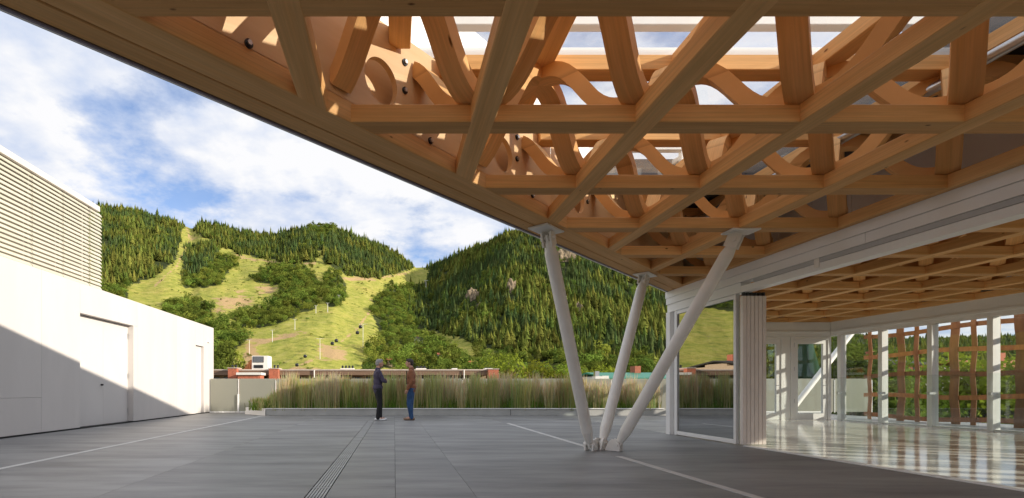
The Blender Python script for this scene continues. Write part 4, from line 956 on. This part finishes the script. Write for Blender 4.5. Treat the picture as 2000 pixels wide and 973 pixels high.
# ================================================================== BUILDINGS BEYOND
fascia = mat('brown timber fascia', (0.20, 0.12, 0.075), 0.6, var=0.2, vscale=2, stretch=(0.3, 4, 4)); gravel = mat('pale roof gravel', (0.55, 0.45, 0.38), 0.9, var=0.15, vscale=4)
white = mat('white render', (0.75, 0.72, 0.66), 0.7, var=0.05); greenroof = mat('green metal roof', (0.02, 0.22, 0.14), 0.4, var=0.12, stretch=(4, .3, 1)); redtile = mat('red clay roof', (0.42, 0.12, 0.05), 0.7, var=0.2, vscale=3); tanwall = mat('tan render', (0.45, 0.33, 0.22), 0.8, var=0.1); darkroof = mat('dark shingle roof', (0.04, 0.035, 0.03), 0.8, var=0.2)
orange = mat('orange timber', (0.55, 0.20, 0.07), 0.7, var=0.1)
LD_ = 42.0
def lx(x): return (x - VX) / FPX * LD_
def lz(y): return EYE + (VY - y) / FPX * LD_
lb = thing('long_low_building', (-8, LD_, -11), 'long low brick building with a flat brown-edged roof behind the parapet', 'building')
box('roof', lx(-150), lx(905) + 2.1, LD_, LD_ + 15, lz(733), lz(724), fascia, lb, 0.02); box('roof_edge', lx(-150), lx(968), LD_ - 0.06, LD_ + 15.2, lz(724) + 0.003, lz(721.5), gravel, lb, 0.01)
box('wall', lx(-150), lx(960), LD_ + 1.4, LD_ + 14, -11, lz(733) - 0.004, tanwall, lb)
for i in range(22):
    x0 = lx(-100) + i * 2.05
    if x0 > lx(935): break
    w_ = box('window', x0, x0 + 1.65, LD_ + 1.33, LD_ + 1.395, lz(760), lz(736), glassdark, lb); box('mullion', x0 + 0.8, x0 + 0.85, LD_ + 1.31, LD_ + 1.328, lz(760), lz(736), fascia, w_)
for i in range(24): box('bracket', lx(-90) + i * 1.9, lx(-90) + i * 1.9 + 0.1, LD_ + 0.2, LD_ + 1.3, lz(736), lz(733) - 0.003, fascia, lb)
def brickpier(x0, x1, y0, y1, d0):
    X0, X1 = lx(x0), lx(x1); z0, z1 = lz(y1), lz(y0); p = box('brick_pier', X0, X1, d0, d0 + 1.2, z0, z1, brick, lb)
    box('pier_cap', X0 - 0.05, X1 + 0.05, d0 - 0.05, d0 + 1.25, z1 + 0.002, z1 + 0.06, gravel, p)
brickpier(449, 466, 720, 800, LD_ - 0.5); brickpier(528, 546, 721, 800, LD_ - 0.5); brickpier(476, 518, 734, 800, LD_ - 1.6); brickpier(664, 682, 737, 800, LD_ + 0.3); brickpier(952, 972, 722, 800, LD_ - 0.4)
box('lean_to_cap', lx(474), lx(521), LD_ - 1.75, LD_ - 0.2, lz(733.6), lz(729), white, lb)
tube('downpipe', (lx(906), LD_ - 0.1, lz(742)), (lx(906), LD_ - 0.1, lz(723)), 0.05, white, lb); tube('downpipe', (lx(614), LD_ - 0.1, lz(738)), (lx(614), LD_ - 0.1, lz(723)), 0.05, white, lb)
# rooftop plant
hv = thing('rooftop_plant_box', (lx(508), LD_ + 3, lz(722)), 'white rooftop plant box with a dark louvred opening', 'plant box')
k_ = (LD_ + 3) / LD_
def hx(x): return (x - VX) / FPX * (LD_ + 3)
def hz(y): return EYE + (VY - y) / FPX * (LD_ + 3)
box('housing', hx(492), hx(523), LD_ + 3, LD_ + 4.4, lz(721.5), hz(695), white, hv); lv = box('louvre', hx(494), hx(515), LD_ + 2.96, LD_ + 2.999, hz(708), hz(696.5), darkmetal, hv)
for i in range(5): box('louvre_blade', hx(495), hx(514), LD_ + 2.93, LD_ + 2.958, hz(707 - i * 2.1), hz(706.2 - i * 2.1), chrome, lv, 0.002)
box('vent', hx(496), hx(514), LD_ + 2.95, LD_ + 2.999, hz(719), hz(713), darkmetal, hv); box('side_frame', hx(523) + .003, hx(528), LD_ + 3.1, LD_ + 3.2, hz(709.5), hz(708), white, hv); box('side_frame', hx(527), hx(528), LD_ + 3.1, LD_ + 3.2, lz(721.5), hz(709.6), white, hv)
def roof_unit(x0, x1, y0, lab, m1=darkmetal):
    rt = thing('roof_vent', (hx((x0 + x1) / 2), LD_ + 3, lz(721.5)), lab, 'vent', 'small vents on the long roof')
    box('curb', hx(x0), hx(x1), LD_ + 2.5, LD_ + 3.4, lz(721.5), lz(721.5) + 0.2, white, rt)
    n_ = max(2, int((x1 - x0) / 6))
    for i in range(n_):
        cx_ = hx(x0 + (x1 - x0) * (i + 0.5) / n_); tube('cowl', (cx_, LD_ + 3, lz(721.5) + 0.2), (cx_, LD_ + 3, hz(y0) - 0.08), 0.08, m1, rt); tube('cowl_cap', (cx_, LD_ + 3, hz(y0) - 0.08), (cx_, LD_ + 3, hz(y0)), 0.14, m1, rt, r1=0.05)
roof_unit(451, 464, 713, 'pair of dark vents on the brick pier nearest the white wall'); roof_unit(533, 546, 713, 'pair of dark vents right of the white plant box'); roof_unit(666, 692, 714, 'row of dark vents on a white curb left of the men'); roof_unit(812, 832, 715, 'dark vents on a white curb right of the brown jacket'); roof_unit(882, 892, 720, 'small white vent near the red chimney end', white); roof_unit(945, 960, 718, 'dark vents above the red chimney at the roof end')
st = thing('timber_stair', (hx(480), LD_ + 4, lz(721)), 'orange timber stair beside the white rooftop plant box', 'stair')
for i in range(5): box('tread', hx(472 + i * 3), hx(475.5 + i * 3), LD_ + 3.6, LD_ + 4.4, lz(721.5), hz(719 - i * 4.2), orange, st)
for x_, h_ in [(484, 712), (489, 711)]: box('post', hx(x_), hx(x_ + 1.5), LD_ + 3.4, LD_ + 3.5, lz(721.5), hz(h_), orange, st)
# gabled houses on the hillside and in town
def hill_depth(x, y):
    tt_ = np.linspace(0.0, 0.99, 500); Xr, Dr, Zr, Yr = terrain(np.full(500, float(x)), tt_)
    return float(Dr[int(np.argmin(abs(Yr - y)))])
def house(name, x0, x1, yeave, yridge, ybase, d, depth, wm, rm, label, nwin=3, over=0.4):
    X0, X1 = (x0 - VX) / FPX * d, (x1 - VX) / FPX * d; ze, zr, zb = [EYE + (VY - v) / FPX * d for v in (yeave, yridge, ybase)]
    rt = thing(name, ((X0 + X1) / 2, d, zb), label, 'house', 'houses beyond the terrace')
    wall = box('wall', X0, X1, d, d + depth, zb - 6, ze, wm, rt)
    o = over; v = [(X0 - o, d - o, ze - .02), (X1 + o, d - o, ze - .02), (X1 + o, d + depth + o, ze - .02), (X0 - o, d + depth + o, ze - .02), (X0 - o, d + depth / 2, zr), (X1 + o, d + depth / 2, zr)]
    v += [(a, b, c + 0.22) for a, b, c in v]
    f = [(0, 1, 5, 4), (2, 3, 4, 5), (6, 10, 11, 7), (8, 11, 10, 9), (0, 6, 7, 1), (2, 8, 9, 3), (1, 7, 11, 5), (5, 11, 8, 2), (3, 9, 10, 4), (4, 10, 6, 0)]
    rf_ = link('roof', mesh_of('roof', v, f, rm), None, rt)
    box('gable_wall', X0 + 0.01, X1 - 0.01, d + depth * 0.3, d + depth * 0.7, ze, ze + (zr - ze) * 0.55, wm, rt)
    w = (X1 - X0) / nwin
    for i in range(nwin):
        wn = box('window', X0 + w * (i + 0.22), X0 + w * (i + 0.78), d - 0.03, d + 0.05, ze - (ze - zb) * 0.62 - 0.3, ze - 0.35, glassdark, rt); box('window_sill', X0 + w * (i + 0.18), X0 + w * (i + 0.82), d - 0.12, d - 0.001, ze - (ze - zb) * 0.62 - 0.42, ze - (ze - zb) * 0.62 - 0.302, white, wn)
    ch = box('chimney', X1 - (X1 - X0) * 0.3, X1 - (X1 - X0) * 0.3 + 0.9, d + depth * 0.45, d + depth * 0.55, zr - 0.6, zr + 1.2, brick, rf_)
    return rt
house('hillside_house', 792, 826, 663, 657, 672, hill_depth(809, 674), 14, white, darkroof, 'dark-roofed white house among trees above the brown-jacket man', 4)
house('hillside_house', 855, 878, 693, 689, 703, hill_depth(866, 705), 9, white, redtile, 'small red-roofed white house among trees right of the men', 3)
house('hillside_house', 744, 766, 704, 700, 712, hill_depth(755, 714), 8, tanwall, redtile, 'small red-roofed house showing between the two men', 3)
house('hillside_house', 916, 932, 712, 705, 722, hill_depth(924, 724), 6, orange, redtile, 'tiny orange gabled house behind the long roof', 2)
house('town_house', 1192, 1330, 741, 727, 770, 70, 16, white, greenroof, 'low white building with a green metal roof beside the slanted columns', 7)
house('town_house', 1715, 1800, 712, 700, 760, 60, 10, brick, darkroof, 'brick house behind the woven screen, seen through the room', 4)
house('town_house', 1935, 2080, 722, 703, 775, 62, 10, white, redtile, 'white house with a red roof seen through the panes at the frame edge', 5)
house('town_house', 90, 230, 712, 702, 750, 75, 14, tanwall, darkroof, 'tan house beyond the white building, reflected in the fixed pane', 5)
cx0, cx1 = (1163 - VX) / FPX * 55, (1190 - VX) / FPX * 55
cb_ = thing('chimney_boxes', ((cx0 + cx1) / 2, 55, -11), 'two small white roof boxes with a grey flue left of the green roof', 'roof box')
box('box', cx0, cx0 + 0.75, 55, 56, -11, EYE + (VY - 735) / FPX * 55, white, cb_); box('box', cx0 + 0.8, cx1, 55.1, 56, -11, EYE + (VY - 734) / FPX * 55, white, cb_); box('flue', cx0 + 0.1, cx0 + 0.55, 55.3, 55.8, EYE + (VY - 735) / FPX * 55 + .002, EYE + (VY - 725) / FPX * 55, chrome, cb_)

# --- ski lift: towers, cables, cabins
def on_hill(x, y):
    tt_ = np.linspace(0.0, 0.99, 500); Xr, Dr, Zr, Yr = terrain(np.full(500, float(x)), tt_); q = int(np.argmin(abs(Yr - y)))
    return Vector((Xr[q], Dr[q], Zr[q]))
def tower(x, ybase, ytop, lab, grp='gondola lift towers'):
    b0 = on_hill(x, ybase); h = (ybase - ytop) / FPX * b0.y; rt = thing('lift_tower', b0, lab, 'lift tower', grp); r = max(0.2, 0.00055 * b0.y)
    tube('mast', b0 - Vector((0, 0, 1)), b0 + Vector((0, 0, h)), r, white, rt, r1=r * 0.75, n=10)
    bar('crossarm', b0 + Vector((-h * 0.16, 0, h)), b0 + Vector((h * 0.16, 0, h)), r, r, white, rt)
    for s in (-1, 1): bar('sheave_train', b0 + Vector((s * h * 0.16, -1.6, h + r)), b0 + Vector((s * h * 0.16, 1.6, h + r)), r * 0.7, r, chrome, rt)
    return b0 + Vector((0, 0, h)), h
tops = []
for x, yb_, yt_, lab in [(625, 702, 662, 'white lift tower on the lower ski run above the long roof'), (709, 684, 633, 'tall white lift tower at the right edge of the ski run'), (487, 692, 664, 'white lift tower beside the dirt track'), (438, 722, 688, 'white lift tower beside the end of the white wall'), (532, 668, 645, 'white lift tower at the wood edge on the ski run'), (576, 645, 624, 'lift tower at the top corner of the lower woodland'), (617, 612, 597, 'small lift tower below the central woodland strip'), (640, 610, 592, 'small lift tower at the foot of the narrow wood strip'), (662, 592, 577, 'small lift tower beside the narrow wood strip'), (832, 570, 548, 'lift tower standing in the conifers left of the mountain')]:
    tops.append(tower(x, yb_, yt_, lab))
def cabin(x, y, d, lab):
    c = px(x, y, d); r = 3.7 / FPX * d; rt = thing('gondola_cabin', c - Vector((0, 0, r)), lab, 'gondola', 'gondola cabins on the lift')
    bm = bmesh.new(); bmesh.ops.create_uvsphere(bm, u_segments=16, v_segments=10, radius=r)
    for v_ in bm.verts: v_.co.z = max(-r * 0.85, min(r * 0.9, v_.co.z * 1.05)); v_.co += c
    link('body', bm_mesh('body', bm, glassdark, True), None, rt); bar('hanger', c + Vector((0, 0, r * 0.85)), c + Vector((0, 0, r * 2.0)), r * 0.12, r * 0.12, darkmetal, rt)
    tube('base_band', c - Vector((0, 0, r * 0.8)), c - Vector((0, 0, r * 0.5)), r * 0.7, darkmetal, rt, r1=r * 0.9, n=14)
for x, y, d, lab in [(596, 696, 330, 'black gondola cabin left of the lower white tower'), (580, 713, 320, 'black gondola cabin just above the long roof edge'), (649, 671, 380, 'left cabin of the close pair right of the lower white tower'), (657, 665.5, 390, 'upper cabin of the close pair right of the lower white tower'), (698, 650, 430, 'lower dark cabin beside the tall white tower'), (704, 638.5, 440, 'upper dark cabin beside the tall white tower')]: cabin(x, y, d, lab)
A_, B_ = tops[0][0], tops[1][0]; C_ = px(440, 790, 210)
for i, (off, lab) in enumerate([(-4, 'thin lift cable along the gondola towers, nearer strand'), (4, 'thin lift cable along the gondola towers, farther strand')]):
    bm = bmesh.new(); P = [C_, A_, B_]; o3 = Vector((off, 0, 0.3))
    for a, b_ in zip(P[:-1], P[1:]):
        pr_ = None
        for s in np.linspace(0, 1, 9):
            q = a.lerp(b_, float(s)) + o3 - Vector((0, 0, 4 * 3.0 * s * (1 - s)))
            if pr_ is not None: tube_bm(bm, pr_, q, 0.05, n=5)
            pr_ = q
    tag(link('lift_cable', bm_mesh('lift_cable', bm, darkmetal)), lab, 'cable', 'gondola lift cables')

# ================================================================== PEOPLE
skin = mat('skin', (0.52, 0.28, 0.19), 0.55, var=0.06, vscale=20); shirt_m = mat('dark purple-grey shirt', (0.060, 0.050, 0.085), 0.85, var=0.2, vscale=14, bump=0.3, bscale=30); black_m = mat('black trousers', (0.010, 0.010, 0.012), 0.8, var=0.2, bump=0.2); white_m = mat('white trainers', (0.75, 0.75, 0.75), 0.6); hair_g = mat('grey hair', (0.30, 0.285, 0.27), 0.7, var=0.25, vscale=40, bump=0.5, bscale=90); hair_d = mat('dark hair', (0.03, 0.018, 0.012), 0.6, var=0.3, vscale=40, bump=0.5, bscale=90)
jacket_m = mat('brown jacket', (0.23, 0.085, 0.035), 0.75, var=0.18, vscale=10, bump=0.3, bscale=25); jeans_m = mat('blue jeans', (0.025, 0.07, 0.17), 0.85, var=0.3, vscale=9, bump=0.2); shoe_m = mat('brown shoes', (0.23, 0.14, 0.09), 0.6); eye_m = mat('dark eye', (0.02, 0.015, 0.012), 0.2)
def blob(name, prims, vox, m, parent, M, smooth_it=6):
    """one continuous surface round a set of tapered capsules and ellipsoids"""
    bm = bmesh.new()
    for p in prims:
        if p[0] == 'c':
            _, a, ra, b_, rb = p[:5]; sc2 = p[5] if len(p) > 5 else 1.0
            a, b_ = Vector(a), Vector(b_); n = max(2, int((b_ - a).length / (min(ra, rb) * 0.5)) + 1)
            Mx = frame_M(a, b_) if (b_ - a).length > 1e-4 else Matrix.Translation(a)
            tube_bm(bm, a, b_, ra, rb, 14)
            for q, r in ((a, ra), (b_, rb)): bmesh.ops.create_icosphere(bm, subdivisions=2, radius=r, matrix=Matrix.Translation(q))
        else:
            _, c, rr = p[:3]; rot = p[3] if len(p) > 3 else Matrix.Identity(4)
            bmesh.ops.create_icosphere(bm, subdivisions=3, radius=1.0, matrix=Matrix.Translation(c) @ rot @ Matrix.Diagonal((*rr, 1)))
    me = bpy.data.meshes.new(name); bm.to_mesh(me); bm.free()
    o = bpy.data.objects.new(name, me); COL.objects.link(o)
    rm = o.modifiers.new('r', 'REMESH'); rm.mode = 'VOXEL'; rm.voxel_size = vox; rm.use_smooth_shade = True
    sm = o.modifiers.new('s', 'SMOOTH'); sm.factor = 0.5; sm.iterations = smooth_it
    dg = bpy.context.evaluated_depsgraph_get(); me2 = bpy.data.meshes.new_from_object(o.evaluated_get(dg))
    bpy.data.objects.remove(o); me2.materials.clear(); me2.materials.append(m); me2.polygons.foreach_set('use_smooth', [True] * len(me2.polygons))
    return link(name, me2, M, parent)
def hand_prims(wr, direc, palm_n, curl=0.5, side=1):
    """palm and five bent fingers from the wrist along direc"""
    d = Vector(direc).normalized(); n = Vector(palm_n).normalized(); s = d.cross(n).normalized() * side; wr = Vector(wr); out_ = []
    kn = wr + d * 0.085
    out_.append(('c', wr, 0.024, wr + d * 0.04, 0.028))
    for i, (o, L) in enumerate([(-0.030, 0.066), (-0.010, 0.076), (0.010, 0.072), (0.029, 0.056)]):
        k0 = kn + s * o; out_.append(('c', wr + d * 0.03 + s * o * 0.8, 0.017, k0, 0.013))
        c1 = curl; d1 = (d * math.cos(c1) + n * math.sin(c1)); d2 = (d * math.cos(2 * c1) + n * math.sin(2 * c1))
        k1 = k0 + d1 * L * 0.5; k2 = k1 + d2 * L * 0.5; out_ += [('c', k0, 0.0105, k1, 0.0095), ('c', k1, 0.0095, k2, 0.008)]
    tb = wr + d * 0.025 - s * 0.026; t1 = tb + (d * 0.7 - s * 0.6 + n * 0.25).normalized() * 0.04; t2 = t1 + (d * 0.9 - s * 0.1 + n * 0.4).normalized() * 0.032
    out_ += [('c', tb, 0.014, t1, 0.0115), ('c', t1, 0.0115, t2, 0.009)]
    return out_
def person(loc, face, label, skinny, arms, legs, top_m, trouser_m, shoe_mat, hair_mat, hem, jacket=False, height=1.80, head_tilt=0.0):
    """local frame: +x forward, +y the person's left; arms / legs: per side joint positions"""
    k = height / 1.80; M = Matrix.Translation(loc) @ Matrix.Rotation(face, 4, 'Z') @ Matrix.Diagonal((k * 1.07, k * 1.07, k, 1))
    rt = thing('person', loc, label, 'person', 'people talking on the terrace')
    b = []
    hc = Vector((0.045, 0, 1.675)); ry = Matrix.Rotation(head_tilt, 4, 'Y')
    b += [('e', hc, (0.098, 0.076, 0.108)), ('e', hc + Vector((0.025, 0, -0.065)), (0.066, 0.056, 0.062)), ('e', hc + Vector((0.058, 0, -0.100)), (0.028, 0.03, 0.022)),
          ('c', hc + Vector((0.088, 0, 0.022)), 0.011, hc + Vector((0.112, 0, -0.028)), 0.016), ('e', hc + Vector((0.086, 0, -0.062)), (0.016, 0.026, 0.008)), ('e', hc + Vector((0.088, 0, -0.076)), (0.014, 0.022, 0.008)), ('e', hc + Vector((0.085, 0, 0.032)), (0.016, 0.055, 0.011))]
    for s in (-1, 1): b += [('e', hc + Vector((-0.008, s * 0.076, -0.012)), (0.020, 0.010, 0.032))]
    b += [('c', (-0.005, 0, 1.47), 0.062, (0.02, 0, 1.60), 0.054)]
    b += [('e', (0, 0, 1.30), (0.105, 0.155, 0.19)), ('e', (0, 0, 1.10), (0.095, 0.135, 0.16)), ('e', (-0.005, 0, 0.96), (0.105, 0.15, 0.11)), ('c', (-0.01, -0.14, 1.43), 0.055, (-0.01, 0.14, 1.43), 0.055)]
    for s, (sh, el, wr, hd, pn, curl) in zip((-1, 1), arms):
        b += [('c', sh, 0.05, el, 0.040), ('c', el, 0.040, wr, 0.027)] + hand_prims(wr, hd, pn, curl, s)
    for s, (hp, kn, an, toe) in zip((-1, 1), legs):
        b += [('c', hp, 0.078, kn, 0.052), ('c', kn, 0.052, an, 0.036), ('c', an, 0.036, toe, 0.03)]
    body = blob('body', b, 0.0075, skin, rt, M, 3)
    for s in (-1, 1):
        bm = bmesh.new(); bmesh.ops.create_icosphere(bm, subdivisions=2, radius=0.0115); link('eye', bm_mesh('eye', bm, eye_m, True), M @ Matrix.Translation(hc + Vector((0.0875, s * 0.032, 0.014))), body)
    # hair
    h = [('e', hc + Vector((-0.014, 0, 0.028)), (0.097, 0.083, 0.098)), ('e', hc + Vector((-0.045, 0, -0.02)), (0.066, 0.074, 0.075)), ('e', hc + Vector((0.03, 0, 0.078)), (0.07, 0.062, 0.045))]
    hair = blob('hair', h, 0.009, hair_mat, rt, M, 3)
    # upper garment
    g = [('c', (-0.012, -0.155, 1.415), 0.068, (-0.012, 0.155, 1.415), 0.068), ('e', (0.0, 0, 1.30), (0.128, 0.185, 0.17)), ('e', (0.0, 0, 1.14), (0.125, 0.168, 0.20)), ('e', (-0.004, 0, hem + 0.11), (0.138, 0.178, 0.13)), ('c', (-0.008, 0, 1.45), 0.078, (0.0, 0, 1.52), 0.062)]
    g += [('c', (-0.004, -0.07, hem + 0.02), 0.11, (-0.004, 0.07, hem + 0.02), 0.11)]
    for s, (sh, el, wr, hd, pn, curl) in zip((-1, 1), arms):
        e2 = Vector(wr) * 0.97 + Vector(el) * 0.03; g += [('c', sh, 0.066, el, 0.055), ('c', el, 0.055, e2, 0.042)]
    top = blob('jacket' if jacket else 'shirt', g, 0.011, top_m, rt, M, 5)
    if jacket:
        bm = bmesh.new(); box_bm(bm, 0.118, 0.136, -0.03, 0.03, 1.05, 1.44); link('shirt_front', bm_mesh('shirt_front', bm, black_m), M, top)
    cg = [('c', (0.0, -0.03, 1.535), 0.060, (0.0, 0.03, 1.535), 0.060)]
    link('collar', bm_mesh('collar', (lambda bm: (tube_bm(bm, (-0.006, 0, 1.48), (0.006, 0, 1.535), 0.082, 0.068, 18, False), bm)[1])(bmesh.new()), top_m, True), M, top)
    # trousers
    tr = [('e', (-0.004, 0, 0.95), (0.122, 0.165, 0.12)), ('c', (-0.02, -0.06, 0.92), 0.10, (-0.02, 0.06, 0.92), 0.10)]
    for s, (hp, kn, an, toe) in zip((-1, 1), legs):
        a2 = Vector(an) - Vector((0, 0, 0.015)); tr += [('c', hp, 0.098, kn, 0.074), ('c', kn, 0.074, a2, 0.060)]
    blob('trousers', tr, 0.011, trouser_m, rt, M, 5)
    for s, (hp, kn, an, toe) in zip((-1, 1), legs):
        an, toe = Vector(an), Vector(toe); d = (toe - an); d.z = 0; d.normalize(); heel = an - d * 0.05
        yaw = Matrix.Rotation(math.atan2(d.y, d.x), 4, 'Z')
        sp_ = [('e', (heel.x, heel.y, 0.045), (0.045, 0.040, 0.045)), ('c', (heel.x, heel.y, 0.04), 0.038, (toe.x, toe.y, 0.035), 0.036), ('e', (toe.x, toe.y, 0.032), (0.065, 0.047, 0.034), yaw), ('c', (an.x, an.y, 0.05), 0.045, (an.x + d.x * 0.05, an.y + d.y * 0.05, 0.06), 0.04)]
        blob('shoe', sp_, 0.008, shoe_mat, rt, M, 3)
    return rt
pA = Vector((-0.475, 14.55, 0.0)); pB = Vector((0.50, 14.75, 0.0))
armsA = [((-0.01, -0.205, 1.41), (0.10, -0.245, 1.155), (0.205, -0.06, 1.13), (0.45, 0.85, 0.1), (-0.4, 0.3, -0.6), 0.45), ((-0.01, 0.205, 1.41), (0.07, 0.245, 1.15), (0.195, 0.06, 1.19), (0.45, -0.85, 0.0), (-0.6, -0.3, -0.4), 0.4)]
legsA = [((0.0, -0.09, 0.90), (0.035, -0.10, 0.50), (-0.025, -0.105, 0.085), (0.125, -0.12, 0.04)), ((0.0, 0.09, 0.90), (0.075, 0.10, 0.50), (0.085, 0.11, 0.085), (0.235, 0.135, 0.04))]
person(pA, R(14), 'grey-haired person in a dark purple shirt and black trousers, facing the other', True, armsA, legsA, shirt_m, black_m, white_m, hair_g, 0.86, False, 1.79)
armsB = [((-0.01, -0.205, 1.41), (-0.03, -0.25, 1.13), (0.09, -0.25, 0.90), (0.25, 0.05, -1), (0.5, 0.5, 0.2), 0.35), ((-0.01, 0.205, 1.41), (-0.045, 0.255, 1.14), (0.075, 0.245, 0.90), (0.30, -0.05, -1), (0.5, -0.5, 0.2), 0.35)]
legsB = [((0.0, -0.09, 0.90), (0.02, -0.10, 0.50), (0.02, -0.105, 0.085), (0.17, -0.12, 0.04)), ((0.0, 0.09, 0.90), (0.045, 0.10, 0.50), (-0.02, 0.105, 0.085), (0.13, 0.12, 0.04))]
person(pB, R(180 - 8), 'dark-haired person in a brown jacket and blue jeans, hands hanging down', True, armsB, legsB, jacket_m, jeans_m, shoe_m, hair_d, 0.86, True, 1.81)
